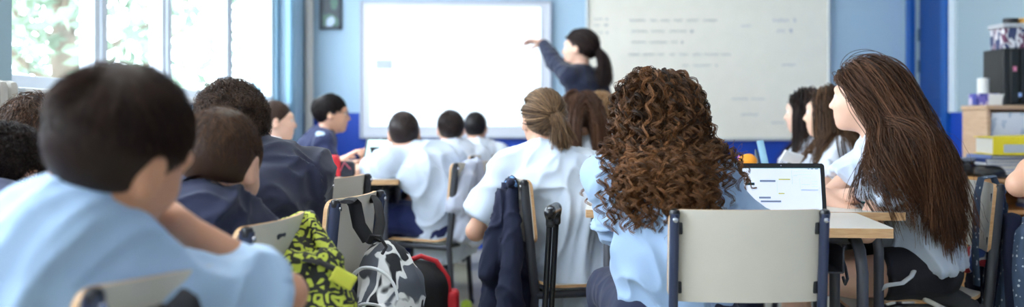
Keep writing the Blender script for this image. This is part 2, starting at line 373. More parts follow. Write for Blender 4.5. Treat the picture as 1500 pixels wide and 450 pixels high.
def person(label, pelvis, neck, head, yaw, shyaw, hyaw, hpitch=0, hroll=0, s=.92, hs=.97, handL=None, handR=None,
           hintL=(-.5, -.3, -1), hintR=(.5, -.3, -1), legs='sit', skin='mid', top=None, bottom=None, hair=None, res=.008,
           fingL=None, fingR=None, curl=25, face=True, group=None, sleeve=.55, hunch=.03, shoes=True, drop=.052, pointR=False, feet=None, wide=1., legsplay=8):
    pelvis, neck, H = [np.asarray(v, float) for v in (pelvis, neck, head)]
    f = yawdir(yaw); side = np.array([f[1], -f[0], 0]); sf = yawdir(shyaw); sside = np.array([sf[1], -sf[0], 0])
    R = headR(hyaw, hpitch, hroll); hsd = hs
    base = np.array([pelvis[0], pelvis[1], 0.])
    waist = pelvis*.58+neck*.42-f*hunch*s; chest = pelvis*.22+neck*.78-sf*hunch*.9*s
    tors = [Sec(pelvis, waist, side, (.145*s*wide, .100*s), (.118*s*wide, .086*s), .05), Sec(waist, chest, side, (.122*s*wide, .086*s), (.142*s*wide, .098*s), .05, ez=.09*s),
            Ell(pelvis-UP*.02, np.array([.15*wide, .115, .10])*s, np.stack([side, f, UP], 1), .04)]
    up = nrm(neck-chest)
    shL = neck-up*(drop*.6+.021)*s-sside*.145*s*wide; shR = neck-up*drop*s+sside*.145*s*wide
    trap = [Cap(neck-up*.012, shL, .050*s, .054*s, .04), Cap(neck-up*.012, shR, .050*s, .054*s, .04), Sec(chest, neck-up*.05*s, sside, (.14*s*wide, .09*s), (.11*s*wide, .065*s), .05, ez=.05*s)]
    nb = H+R @ np.array([0, -.022, -.065])*hs
    neckp = [Cap(neck-up*.02, nb, .053*s, .049*hs, .03)]
    body = list(tors)+list(trap)+neckp+head_prims(H, R, hs)
    arms = []
    for sh, tgt, hint, sg, fing in ((shL, handL, hintL, -1, fingL), (shR, handR, hintR, 1, fingR)):
        if tgt is None: tgt = sh-UP*.30*s+sf*.25*s+sside*sg*.0
        el, wr = ik(sh, np.asarray(tgt, float), .285*s, .245*s, np.asarray(hint, float)); arms.append((sh, el, wr))
        body += [Cap(sh, el, .047*s, .037*s, .02), Cap(el, el+(wr-el)*.35, .038*s, .037*s, .015), Cap(el+(wr-el)*.35, wr, .037*s, .025*s, .015)]
        fd = nrm(fing[0]) if fing else nrm(wr-el); pn = np.asarray(fing[1] if fing else -UP, float)
        cr = np.cross(fd, nrm(pn-fd*np.dot(fd, pn)))
        tside = 1 if np.dot(cr, -sside*sg) > 0 else -1
        if fing and len(fing) > 2: tside = fing[2]
        body += hand_prims(wr, fd, pn, tside, s*.97, curl=curl, point=(pointR and sg > 0))
    legp = []
    for sg in (-1, 1):
        hp = pelvis+side*sg*.085*s-UP*.01
        if legs == 'sit':
            kn = hp+nrm(f+side*sg*math.tan(math.radians(legsplay)))*.41*s+UP*.01; an = kn*np.array([1, 1, 0])+f*.03+UP*.085
        elif legs == 'stand': kn = hp-UP*.42*s+f*.02+side*sg*.01; an = np.array([kn[0], kn[1], .085])-f*.03
        else: kn, an = [np.asarray(v, float) for v in legs[0 if sg < 0 else 1]]
        toe = an+f*.14*s-UP*(an[2]-.035) if not (feet and feet[0 if sg < 0 else 1] is not None) else np.asarray(feet[0 if sg < 0 else 1], float)
        legp.append((hp, kn, an, toe))
        body += [Cap(hp, kn, .078*s, .052*s, .03), Cap(kn, kn+(an-kn)*.35, .052*s, .050*s, .02), Cap(kn+(an-kn)*.35, an, .050*s, .032*s, .02), Cap(an-UP*.01, toe, .032*s, .026*s, .02)]
    mskin = mat('skin_'+skin, SKINS[skin], .5, sss=.12, mottle=.08, mscale=25, bump=.04, bscale=300)
    V, Q = surface(body, res)
    root = npmesh('person', V, Q, mskin, None, True, base); tag(root, label, 'person', group)
    def child(name, prims, m, fold=None, r=None):
        V, Q = surface(prims, r or res)
        if fold: V = folds(V, Q, **fold)
        o = npmesh(name, V, Q, m, None, True, base); o.location = (0, 0, 0); o.parent = root; return o
    def cmb(name, b, m):
        o = npmesh(name, np.concatenate(b.V)-base, b.F, m, None, True); o.parent = root; return o
    # ---- top
    t = dict(name='shirt', col=(205, 216, 232), long=False, e=.010, loose=.014, hem=-.14, fold=.007, collar=None, fscale=8); t.update(top or {})
    mt = cloth(t.get('mname', t['name']+'_%d_%d_%d' % t['col']), t['col'])
    e = t['e']; lo = t['loose']; hem = pelvis+nrm(waist-pelvis)*t['hem']
    cp = [Sec(hem, waist, side, ((.158+lo)*s*wide, (.116+lo)*s), ((.130+lo)*s*wide, (.094+lo)*s), .03, cut=1, ez=.1*s),
          Sec(waist, chest, side, ((.130+lo)*s*wide, (.094+lo)*s), (.150*s*wide, .104*s), .05, ez=.09*s)]
    cp += [q.inflate(e) for q in trap]+[Cap(neck-up*.03, neck+up*.012*s+(nb-neck)*.10, .062*s, .060*s, .02, cut=2)]
    if False: cp.insert(1, Ell(pelvis+UP*.01, (np.array([.15*wide, .115, .085])*s+e), np.stack([side, f, UP], 1), .03))
    for sh, el, wr in arms:
        if t['long']: cp += [Cap(sh, el, .047*s+e+.004, .040*s+e+.004, .025), Cap(el, el+(wr-el)*.93, .041*s+e+.003, .031*s+e, .02, cut=2)]
        else:
            v = el-sh; cp += [Cap(sh, sh+v*sleeve, .050*s+e, .050*s+e+.006, .03, cut=2)]
    # cut below the hem plane
    child(t['name'], cp, mt, dict(amp=t['fold'], scale=t['fscale'], axis=nrm(neck-pelvis)+np.array([.5, 0, 0]), stretch=.38, seed=(pelvis[0]*3.1) % 5), res*.9)
    cc = t.get('collar')
    if cc:
        mc = mat('collar_%d_%d_%d' % cc, cc, .8, bump=.1, bscale=400)
        b = MB(); A, u, v = frame(nb-neck, sside)
        for j, (z, r) in enumerate(((.0, .066), (.018, .062), (.034, .060), (.030, .066), (.005, .076))): pass
        prof = [(.0, .064), (.020, .060), (.036, .059), (.034, .064), (.016, .070), (-.006, .080)]
        n = 28; VV = [neck+A*z*s+(u*math.cos(2*math.pi*j/n)+v*math.sin(2*math.pi*j/n))*r*s for z, r in prof for j in range(n)]
        b.add(VV, [(i*n+j, i*n+(j+1) % n, (i+1)*n+(j+1) % n, (i+1)*n+j) for i in range(len(prof)-1) for j in range(n)])
        cmb('collar', b, mc)
    # ---- bottom
    bt = dict(name='trousers', col=(30, 38, 66), to=1.0, fold=.004); bt.update(bottom or {})
    mb_ = cloth(bt['name']+'_%d_%d_%d' % bt['col'], bt['col'], .05)
    bp = [Ell(pelvis-UP*.015, np.array([.148*wide, .112, .105])*s+.004, np.stack([side, f, UP], 1), .04), Sec(pelvis, pelvis*.6+waist*.4, side, (.146*s*wide, .102*s), (.122*s*wide, .088*s), .03, ez=.03)]
    for hp, kn, an, toe in legp:
        if bt['to'] >= 1: bp += [Cap(hp, kn, .090*s, .064*s, .03), Cap(kn, an, .062*s, .050*s, .02, cut=2)]
        else: bp += [Cap(hp, hp+(kn-hp)*bt['to']*1.0, .092*s, .088*s, .03, cut=2)]
    child(bt['name'], bp, mb_, dict(amp=bt['fold'], scale=9, axis=f, stretch=.5, seed=2.), res*1.1)
    if shoes:
        for hp, kn, an, toe in legp:
            fd = nrm(toe-an+UP*(an[2]-toe[2])*(.9 if an[2] < .2 else 0)); 
            up_ = UP if abs(fd[2]) < .6 else -f
            Rr = np.stack([np.cross(fd, up_), fd, up_], 1)
            c = (an+toe)/2-up_*.012
            m1 = child('shoe', [Sec(an-fd*.02, toe, Rr[:, 0], (.040*s, .042*s), (.042*s, .030*s), .02), Cap(an, an+(kn-an)*.10, .043*s, .040*s, .02, cut=2)], mat('shoe_dark', (40, 42, 48), .6), None, max(res, .007))
            b = MB(); b.box(c-up_*.040*s, (.085*s, .24*s, .018), .008, Rr); o = cmb('sole', b, mat('shoe_sole', (225, 222, 214), .6)); o.parent = m1
    # ---- face details
    if face:
        P = lambda x, y, z: H+R @ (np.array([x, y, z])*hs)
        for sx in (-1, 1):
            b = MB(); b.lathe(P(sx*.031, .079, .008), [(.0113*hs*math.sin(math.pi*k/8)+1e-5, -.0113*hs*math.cos(math.pi*k/8)) for k in range(9)], 14, 0); eo = cmb('eye', b, mat('eye_white', (232, 230, 228), .25))
            b = MB(); b.lathe(P(sx*.031, .0885, .008), [(.0055*hs, 0), (.004*hs, .0015), (.001, .002)], 12, 0, R @ rotm(-90)); o = cmb('iris', b, mat('iris_brown', (48, 30, 20), .2)); o.parent = eo
            b = MB(); b.tube([P(sx*(.014+.008*k), .0945-.0035*k*k*.6, .026+.004*math.sin(k*.9)) for k in range(5)], [.002, .003, .003, .0025, .001], 6, 0, .7); cmb('eyebrow', b, mat('eyebrow', (40, 28, 22), .8))
        b = MB(); b.tube([P(x, .0935-abs(x)*.30-.001, z) for x, z in ((-.021, -.0565), (-.012, -.0545), (0, -.0555), (.012, -.0545), (.021, -.0565))], [.001, .0035, .004, .0035, .001], 8, 0, .7)
        b.tube([P(x, .0925-abs(x)*.30, z) for x, z in ((-.020, -.058), (-.011, -.0625), (0, -.0635), (.011, -.0625), (.020, -.058))], [.001, .0035, .0045, .0035, .001], 8, 0, .7)
        cmb('lips', b, mat('lips', (188, 110, 104), .4))
    if hair: make_hair(root, base, H, R, hs, hair, tors+trap+[Cap(a, b_, .052*s, .045*s) for a, b_, _ in arms])
    return dict(root=root, arms=arms, H=H, R=R, neck=neck, legs=legp, base=base, hs=hs)
# ------------------------------------------------------------------ hair
def grow_tubes(S, rad, n=3):
    """S (N,K,3) strands -> tube mesh arrays; rad (N,K)"""
    N, K, _ = S.shape; T = np.gradient(S, axis=1); T /= np.maximum(np.linalg.norm(T, axis=2), 1e-9)[..., None]
    ref = np.array([.31, .22, .92]); u = np.cross(T, ref); u /= np.maximum(np.linalg.norm(u, axis=2), 1e-6)[..., None]; w = np.cross(T, u)
    V = np.stack([S+(u*math.cos(2*math.pi*j/n)+w*math.sin(2*math.pi*j/n))*rad[..., None] for j in range(n)], 2)
    ids = np.arange(N*K*n).reshape(N, K, n); a = ids[:, :-1]; b = ids[:, 1:]
    Q = np.stack([a, np.roll(a, -1, 2), np.roll(b, -1, 2), b], -1).reshape(-1, 4)
    return V.reshape(-1, 3), Q
def scalp_points(N, rng, line=(-.075, -.012, .058), er=(.0735, .093, .088), ec=(0, -.014, .028)):
    er = np.array(er); ec = np.array(ec); out = []
    while sum(len(o) for o in out) < N:
        d = rng.normal(size=(N*2, 3)); d /= np.linalg.norm(d, axis=1)[:, None]; p = ec+d*er
        y = p[:, 1]; zl = np.where(y < 0, line[1]+(line[0]-line[1])*np.clip(-y/.085, 0, 1)**1.3, line[1]+(line[2]-line[1])*np.clip(y/.070, 0, 1)**.8)
        out.append(p[p[:, 2] > zl])
    return np.concatenate(out)[:N], er, ec
def make_hair(root, base, H, R, hs, h, coll):
    seed = h.get('seed', 1); rng = np.random.default_rng(seed); st = h['style']
    m = hairmat('hair_%d_%d_%d' % h['dark']+'_%d' % h['light'][0], h['dark'], h['light'], h.get('rough', .42))
    line = h.get('line', (-.078, -.012, .058)); vol = h.get('vol', .006)
    toW = lambda p: H+(p*hs) @ R.T
    # scalp cap: one shell under the strands
    n1, n2 = 40, 60; er = np.array([.0735, .093, .088])+vol*.55; ec = np.array([0, -.014, .028])
    V = []; 
    for i in range(n1+1):
        th = math.pi*i/n1
        for j in range(n2): ph = 2*math.pi*j/n2; V.append((math.sin(th)*math.cos(ph), math.sin(th)*math.sin(ph), math.cos(th)))
    V = ec+np.array(V)*er; y = V[:, 1]
    zl = np.where(y < 0, line[1]+(line[0]-line[1])*np.clip(-y/.085, 0, 1)**1.3, line[1]+(line[2]-line[1])*np.clip(y/.070, 0, 1)**.8)+.004
    low = V[:, 2] < zl
    Fc = [(i*n2+j, (i+1)*n2+j, (i+1)*n2+(j+1) % n2, i*n2+(j+1) % n2) for i in range(n1) for j in range(n2)]
    Fc = [f for f in Fc if not all(low[k] for k in f)]
    Vc = toW(V); parts_V = [Vc]; parts_Q = [np.array(Fc)]; tints = [np.full(len(Vc), .12)]
    def emit(S, rad, tint, n=3):
        V, Q = grow_tubes(S, rad, n); off = sum(len(v) for v in parts_V)
        parts_V.append(V); parts_Q.append(Q+off); tints.append(np.repeat(tint, S.shape[1]*n) if tint.ndim == 1 else np.repeat(tint.reshape(-1), n))
    rs = h.get('rad', .0009)
    if st in ('short', 'wavy', 'curls'):
        N = h.get('n', 2600); K = h.get('K', 7); P, er0, ec0 = scalp_points(N, rng, line)
        Nn = (P-ec0)/er0**2; Nn /= np.linalg.norm(Nn, axis=1)[:, None]
        cr = np.array(h.get('crown', (0.01, -.055, .10))); cdir = P-(cr+np.array([0, 0, .0])); tang = cdir-Nn*(cdir*Nn).sum(1)[:, None]
        tang /= np.maximum(np.linalg.norm(tang, axis=1), 1e-6)[:, None]; sw = np.cross(Nn, tang); tang = tang+sw*h.get('swirl', .5)*np.exp(-np.linalg.norm(cdir, axis=1)/.05)[:, None]
        # clumps
        g = rng.integers(0, h.get('clumps', 240), N); gd = rng.normal(size=(h.get('clumps', 240), 3)); tang = tang+gd[g]*h.get('mess', .35)+rng.normal(size=(N, 3))*.12
        if 'clump_pos' in h or st != 'short':
            C, _, _ = scalp_points(h.get('clumps', 240), rng, line); D = ((P[:, None]-C[None])**2).sum(2); g = D.argmin(1); tang = tang*.3+((C[g]-P)*14)+gd[g]*h.get('mess', .35)+tang*.7
        z = (P[:, 2]-line[0])/(.115-line[0]); L = h.get('L0', .012)+(h.get('L1', .045)-h.get('L0', .012))*np.clip(z*1.15, 0, 1)**h.get('grad', 1.3); L *= rng.uniform(.75, 1.15, N)
        lift = h.get('lift', .35); S = np.zeros((N, K, 3)); p = P.copy(); S[:, 0] = p; ph = rng.uniform(0, 6.28, h.get('clumps', 240))[g]
        for k in range(1, K):
            q = (p-ec0)/er0**2; nn = q/np.linalg.norm(q, axis=1)[:, None]; t = tang-nn*(tang*nn).sum(1)[:, None]; t /= np.maximum(np.linalg.norm(t, axis=1), 1e-6)[:, None]
            li = lift*(1-.9*k/K) if st == 'short' else lift*(1-.6*k/K)
            t = t+nn*li; t /= np.linalg.norm(t, axis=1)[:, None]; p = p+t*(L/(K-1))[:, None]; S[:, k] = p
        if st != 'short':
            s_ = np.linspace(0, 1, K)[None, :]; q = (P-ec0)/er0**2; nn = q/np.linalg.norm(q, axis=1)[:, None]; bb = np.cross(nn, tang); bb /= np.maximum(np.linalg.norm(bb, axis=1), 1e-6)[:, None]
            A = h.get('curl', .007)*np.minimum(1, s_*2)[..., None]; w = h.get('turns', 1.5)*6.28*s_
            S = S+A*(np.cos(ph[:, None]+w)[..., None]*bb[:, None]+np.sin(ph[:, None]+w)[..., None]*nn[:, None])
        taper = np.linspace(1, .35, K)[None]*np.ones((N, 1)); rad = rs*taper*rng.uniform(.7, 1.2, (N, 1))
        emit(toW(S), rad, np.clip(rng.beta(1.6, 4, N)+.25*(rng.random(h.get('clumps', 240))[g]-.5), 0, 1))
    else:   # long hair guided over the head and body
        G = h.get('guides', 260); C = h.get('child', 8); K = h.get('K', 36); L = h.get('L', .42)
        P, er0, ec0 = scalp_points(G, rng, h.get('line', (-.06, .0, .062)))
        q = (P-ec0)/er0**2; nn = q/np.linalg.norm(q, axis=1)[:, None]
        part = h.get('part', 0.0); sx = np.sign(P[:, 0]-part+1e-6)
        if st == 'pony':
            tie = np.array(h.get('tie', (0., -.112, .035))); p = P.copy(); S = np.zeros((G, K, 3)); S[:, 0] = p; k1 = K//2
            for k in range(1, k1+1):
                a = k/k1; tgt = P*(1-a)+tie*a; v = tgt-ec0; rr = np.sqrt(((v/(er0+vol+.004*np.sin(a*3.14)))**2).sum(1)); w_ = np.where(rr < 1, 1/rr, 1.); x = ec0+v*w_[:, None]
                if k == k1: x = tie+rng.normal(size=(G, 3))*.006
                S[:, k] = x
            td = np.array(h.get('tail', (.25, -.35, -1.))); td = td/np.linalg.norm(td); sp = rng.normal(size=(G, 3))*np.array([.30, .12, .12]); tl = h.get('taillen', .15)*rng.uniform(.75, 1.1, G)
            out = np.array([0, -1, .25])
            for k in range(k1+1, K):
                a = (k-k1)/(K-1-k1); d = td*(.35+a)+out*(1-a)*.7+sp*(.25+.75*a)*(1-.5*a); d /= np.linalg.norm(d, axis=1)[:, None]; S[:, k] = S[:, k-1]+d*(tl/(K-1-k1))[:, None]
            Sw = toW(S)
        else:
            back = h.get('back', .5); v = np.stack([sx*h.get('out', .9), -back*np.ones(G), np.full(G, .05)], 1)+nn*.35
            v[:, 1] -= np.clip(P[:, 1], 0, .1)*h.get('frontback', 6)
            if h.get('radial'):
                cd = P-np.array([0, -.01, .115]); tg = cd-nn*(cd*nn).sum(1)[:, None]; tg /= np.maximum(np.linalg.norm(tg, axis=1), 1e-6)[:, None]; v = tg+nn*.5+rng.normal(size=(G, 3))*.25
                v[:, 1] -= np.clip(P[:, 1]-.0, 0, .1)*h.get('frontback', 6)*1.6
            v = v @ R.T; pos = toW(P); S = np.zeros((G, K, 3)); S[:, 0] = pos; Lg = L*rng.uniform(.82, 1.08, G); 
            if 'zend' in h: Lg = np.maximum((pos[:, 2]-h['zend'])*1.04+rng.uniform(-.05, .07, G)+h.get('zadd', .03), .12)
            step = Lg/(K-1)
            lay = rng.uniform(0.002, 1, G)**.8*h.get('thick', .028); bias = np.asarray(h.get('bias', (0, 0, 0)), float)
            flare = h.get('flare', .0); aimt = (np.asarray(h.get('aim', (0, 0)), float)+rng.normal(size=(G, 2))*np.asarray(h.get('aimspread', (.05, .03)))); cen = H+R @ np.array([0, -.02, 0])
            for k in range(1, K):
                a = k/(K-1)
                hd = pos-cen; hd[:, 2] = 0; hd /= np.maximum(np.linalg.norm(hd, axis=1), .02)[:, None]
                v = v*.62+(np.array([0, 0, -1.])+bias*a+hd*flare*(1-a)**1.0)*.38*(0.6+1.2*min(1, a*2.5))
                if 'aim' in h:
                    dv = np.zeros((G, 3)); dv[:, :2] = (aimt-pos[:, :2]); v = v+dv*h.get('pull', 2.)*min(1., a*2.2)
                v /= np.linalg.norm(v, axis=1)[:, None]; prev = pos
                pos = pos+v*step[:, None]
                for it in range(2):
                    # head
                    lp = ((pos-H) @ R)/hs; e = er0+(vol+lay*min(1, .35+a*2.2))[:, None]; qq = (lp-ec0)/e; rr = np.linalg.norm(qq, axis=1); ins = rr < 1
                    lp2 = np.where(ins[:, None], ec0+(lp-ec0)/np.maximum(rr, .2)[:, None], lp)
                    # keep clear of the face
                    fz = (lp2[:, 1] > .02) & (lp2[:, 2] < .06) & (np.abs(lp2[:, 0]) < .078+lay*.5) & (lp2[:, 2] > -.13)
                    lp2[:, 0] = np.where(fz, np.sign(lp2[:, 0]+1e-6)*(.080+lay*.5), lp2[:, 0]); lp2[:, 1] = np.where(fz, np.minimum(lp2[:, 1], .02+h.get('facein', .012)), lp2[:, 1])
                    # neck
                    pos = H+(lp2*hs) @ R.T
                    d = sdf_at(coll, pos)-(.014+lay); ins = d < 0
                    if ins.any():
                        ee = 1e-3; g = np.stack([sdf_at(coll, pos+np.eye(3)[i]*ee)-(.014+lay)-d for i in range(3)], 1); g /= np.maximum(np.linalg.norm(g, axis=1), 1e-9)[:, None]
                        pos = np.where(ins[:, None], pos-g*d[:, None], pos)
                mv = pos-prev; ml = np.linalg.norm(mv, axis=1)[:, None]; pos = prev+mv*np.minimum(1, step[:, None]*1.15/np.maximum(ml, 1e-6)); v = .5*v+.5*mv/np.maximum(ml, 1e-6)
                S[:, k] = pos
            for it in range(h.get('smooth', 2)): S[:, 2:-1] = .25*S[:, 1:-2]+.5*S[:, 2:-1]+.25*S[:, 3:]
            Sw = S
        N = G*C; gi = np.repeat(np.arange(G), C); s_ = np.linspace(0, 1, K)[None]
        sp0, sp1 = h.get('sp0', .009), h.get('sp1', .005); off = rng.normal(size=(N, 3))
        S = Sw[gi]+off[:, None]*(sp0+(sp1-sp0)*s_[..., None]); S[:, 0] = Sw[gi][:, 0]+off*sp0
        A0 = h.get('curl', 0.)
        if A0:
            T = np.gradient(Sw, axis=1); T /= np.maximum(np.linalg.norm(T, axis=2), 1e-9)[..., None]; ref = np.array([.2, 1., .1]); u = np.cross(T, ref); u /= np.maximum(np.linalg.norm(u, axis=2), 1e-6)[..., None]; w = np.cross(T, u)
            ph = rng.uniform(0, 6.28, G); fr = L/h.get('pitch', .045)*6.28*rng.uniform(.75, 1.3, G)*rng.choice([-1, 1], G)
            A = A0*rng.uniform(.55, 1.35, G)[:, None]*np.clip(s_*h.get('curlon', 4), 0, 1)*(.8+.4*s_)
            an = ph[:, None]+fr[:, None]*s_; hel = A[..., None]*(u*np.cos(an)[..., None]+w*np.sin(an)[..., None])
            S = S+hel[gi]*rng.uniform(.8, 1.15, (N, 1, 1))
        if h.get('wave'):
            ph = rng.uniform(0, 6.28, G)[gi]; S = S+(h['wave']*np.clip(s_*2-.3, 0, 1)*np.sin(ph[:, None]+s_*9))[..., None]*np.array(h.get('wdir', (1, 0, 0)))
        fz_ = h.get('frizz', 0.)
        if fz_: S = S+np.cumsum(rng.normal(size=S.shape), 1)*fz_
        tip = h.get('tip', 0.)
        tint = np.clip(rng.beta(1.3, 4.5, G)[gi][:, None]*.9+rng.uniform(-.08, .12, (N, 1))+tip*s_**1.5, 0, 1)
        rad = rs*rng.uniform(.7, 1.25, (N, 1))*(1-.6*s_**3)
        emit(S, rad, tint)
        if h.get('fly'):
            nf = h['fly']; ii = rng.integers(0, N, nf); F_ = S[ii]+np.cumsum(rng.normal(size=(nf, K, 3))*.0022, 1)+(S[ii]-H)*s_[..., None]*.10; emit(F_, np.full((nf, K), rs*.45), np.full(nf, .5))
        if st == 'pony':
            b = MB(); tw = toW(np.array(h.get('tie', (0., -.112, .035)))); axs = R @ nrm([0, -1, -.1]); A_, u_, w_ = frame(axs, R[:, 0])
            b.tube([tw+(u_*math.cos(t)+w_*math.sin(t))*.016 for t in np.linspace(0, 6.283, 21)], .0045, 8, 0)
            o = npmesh('hair_tie', np.concatenate(b.V)-base, b.F, mat('hair_tie', (196, 150, 110), .7)); o.parent = root
    V = np.concatenate(parts_V)-base
    o = npmesh('hair', V, np.concatenate(parts_Q), m, None, True, None, np.concatenate(tints)); o.parent = root
    return o
# ------------------------------------------------------------------ the room
XL, XR, YF, CEIL, YB = -1.8, 3.22, 8.3, 3.0, -1.6
def struct(o, name=None):
    o['kind'] = 'structure'; return o
def plain(name, c, size, m, bev=0.004, parent=None):
    b = MB(); b.box((0, 0, 0), size, bev); o = b.build(name, m, parent, smooth=False)
    o.location = c; return o
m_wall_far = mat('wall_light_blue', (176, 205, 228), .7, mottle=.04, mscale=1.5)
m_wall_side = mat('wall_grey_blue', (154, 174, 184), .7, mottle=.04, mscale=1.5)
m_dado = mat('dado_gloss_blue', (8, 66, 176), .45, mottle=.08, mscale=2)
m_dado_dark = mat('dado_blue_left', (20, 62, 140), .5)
m_white = mat('white_paint', (232, 234, 236), .5)
m_black = mat('black_plastic', (22, 23, 26), .4)
m_blue_door = mat('door_blue', (12, 84, 164), .4)
# floor: pale speckled terrazzo tiles
mf = mat('terrazzo', (186, 182, 160), .35, mottle=.18, mscale=40)
N_, L_ = nt(mf); bk = N_.new('ShaderNodeTexBrick'); bk.offset = 0; bk.inputs['Scale'].default_value = 1; bk.inputs['Brick Width'].default_value = .4; bk.inputs['Row Height'].default_value = .4; bk.inputs['Mortar Size'].default_value = .003
bk.inputs['Color1'].default_value = lin((190, 186, 164)); bk.inputs['Color2'].default_value = lin((178, 174, 152)); bk.inputs['Mortar'].default_value = lin((120, 116, 104))
tc = N_.new('ShaderNodeTexCoord'); L_.new(tc.outputs['Object'], bk.inputs[0])
mxn = [n for n in N_ if n.type == 'MIX'][0]; L_.new(bk.outputs['Color'], mxn.inputs[6])
struct(plain('floor', ((XL+XR)/2, (YF+YB)/2, -.05), (XR-XL+.4, YF-YB+.4, .1), mf, 0))
struct(plain('ceiling', ((XL+XR)/2, (YF+YB)/2, CEIL+.05), (XR-XL+.4, YF-YB+.4, .1), mat('ceiling_white', (236, 238, 240), .8), 0))
DZ = 1.10
w = plain('wall_front', ((XL+XR)/2, YF+.1, (DZ+CEIL)/2), (XR-XL+.4, .2, CEIL-DZ), m_wall_far, 0); struct(w)
struct(plain('wall_front_dado', ((XL+XR)/2, YF+.095, DZ/2), (XR-XL+.4, .2, DZ), m_dado, 0))
struct(plain('wall_back', ((XL+XR)/2, YB-.1, CEIL/2), (XR-XL+.4, .2, CEIL), m_white, 0))
# left wall with windows
def pane_y(px): return -XL*FPX/(750-px)
ZS, ZT = 1.17, 2.75
b = MB(); b.box((XL-.1, (YB+YF)/2, ZS/2), (.2, YF-YB, ZS-.002), 0, m=0); b.box((XL-.1, (YB+YF)/2, (ZT+CEIL)/2), (.2, YF-YB, CEIL-ZT), 0)
Y0, Y1, Y2 = 3.58, 7.83, YF
WINS = [(Y0+.02, pane_y(155)), (pane_y(155)+.03, pane_y(252)-.02), (pane_y(252)+.02, pane_y(342)), (pane_y(342)+.02, Y1)]
b.box((XL-.1, (Y1+Y2)/2, (ZS+ZT)/2), (.2, Y2-Y1, ZT-ZS), 0)
b.box((XL-.1, (3.30+3.58)/2, (ZS+ZT)/2), (.2, .28, ZT-ZS), 0); b.box((XL-.1, (YB+-1.0)/2, (ZS+ZT)/2), (.2, .6, ZT-ZS), 0)
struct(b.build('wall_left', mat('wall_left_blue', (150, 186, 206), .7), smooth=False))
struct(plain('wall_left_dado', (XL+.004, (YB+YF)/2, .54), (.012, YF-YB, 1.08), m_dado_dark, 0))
m_frame = mat('window_frame_grey', (196, 204, 214), .4)
gl = bpy.data.materials.new('window_glass'); gl.use_nodes = True; gn, gL = nt(gl); gn.clear()
go_ = gn.new('ShaderNodeOutputMaterial'); gm = gn.new('ShaderNodeMixShader'); gt = gn.new('ShaderNodeBsdfTransparent'); gg = gn.new('ShaderNodeBsdfGlossy'); gg.inputs['Roughness'].default_value = .02; gm.inputs[0].default_value = .06
gL.new(gt.outputs[0], gm.inputs[1]); gL.new(gg.outputs[0], gm.inputs[2]); gL.new(gm.outputs[0], go_.inputs[0])
allw = WINS+[(-1.0, .9), (.95, 3.30)]
for i, (a, c) in enumerate(allw):
    b = MB(); t = .055
    for yy in (a+t/2, c-t/2): b.box((XL-.06, yy, (ZS+ZT)/2), (.07, t, ZT-ZS), .004)
    for zz in (ZS+t/2, ZT-t/2): b.box((XL-.06, (a+c)/2, zz), (.07, c-a, t), .004)
    o = struct(b.build('window_%d' % (i+1), m_frame, smooth=False)); 
    plain('pane', (XL-.06, (a+c)/2, (ZS+ZT)/2), (.006, c-a-.09, ZT-ZS-.09), gl, 0, o)
b = MB(); b.box((XL-.02, (Y0+Y1)/2, ZS-.015), (.24, Y1-Y0, .035), .006); struct(b.build('trim_1', m_white, smooth=False))
# far left corner: blue pier, pipes
struct(plain('trim_2', (XL+.06, 8.06, 1.5), (.14, .30, 3.0), mat('pier_blue', (150, 178, 198), .6), .01))
b = MB(); b.tube([(XL+.10, 7.84, 0), (XL+.10, 7.84, 3)], .03, 12); tag(b.build('water_pipe', mat('pipe_blue', (110, 150, 178), .5)), 'blue painted pipe running up the corner beside the last window', 'pipe')
b = MB(); b.tube([(-1.63, 8.22, 0), (-1.63, 8.22, 3)], .036, 12); b.box((-1.63, 8.26, 1.2), (.10, .02, .03), .004); tag(b.build('heating_pipe', mat('pipe_cream', (214, 210, 206), .5)), 'cream coloured vertical pipe on the front wall left corner', 'pipe')
# curtain-like roller housing at the left edge of the first window
struct(plain('trim_3', (XL+.03, 3.45, 1.5), (.10, .16, 2.6), mat('pilaster', (150, 176, 190), .6), .01))
r = empty('radiator', 'beige ribbed radiator on the left wall before the first window', 'radiator', (XL+.10, 3.28, 0))
b = MB()
for k in range(7): b.box((XL+.10, 3.00+k*.07, .98), (.09, .058, .42), .02)
b.build('fin', mat('radiator_beige', (176, 172, 164), .5), r, loc=(XL+.10, 3.28, 0)).name = 'radiator_body'
for yy in (2.98, 3.42): b = MB(); b.tube([(XL+.09, yy, .82), (XL+.09, yy, 0)], .012, 8); b.build('supply_pipe', mat('radiator_beige', (176, 172, 164)), r, loc=(XL+.10, 3.28, 0))
# right wall with the door opening
DY0, DY1 = 7.55, 8.22
b = MB(); b.box((XR+.1, (YB+DY0)/2, (DZ+CEIL)/2), (.2, DY0-YB, CEIL-DZ), 0); b.box((XR+.1, (DY1+YF)/2, 1.5), (.2, YF-DY1+.1, 3), 0); b.box((XR+.1, (DY0+DY1)/2, 2.65), (.2, DY1-DY0, .7), 0)
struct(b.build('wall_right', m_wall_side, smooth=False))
struct(plain('wall_right_dado', (XR+.095, (YB+DY0)/2, DZ/2), (.2, DY0-YB, DZ), m_dado, 0))
b = MB(); b.box((XR+.0, DY0-.0, 1.15), (.09, .09, 2.3), .006); b.box((XR+.0, DY1, 1.15), (.09, .09, 2.3), .006); b.box((XR, (DY0+DY1)/2, 2.32), (.09, DY1-DY0+.09, .09), .006)
struct(b.build('trim_4', m_blue_door, smooth=False))
struct(plain('trim_5', (XR-.012, DY0-.10, (DZ+CEIL)/2), (.03, .09, CEIL-DZ), mat('corner_guard', (214, 226, 236), .4), .004))
d = MB(); d.box((XR+.05, (DY0+DY1)/2, 1.14), (.04, DY1-DY0-.10, 2.26), .003)
d.box((XR+.028, (DY0+DY1)/2, 1.62), (.012, DY1-DY0-.34, .8), .004); d.box((XR+.028, (DY0+DY1)/2, .62), (.012, DY1-DY0-.34, .8), .004)
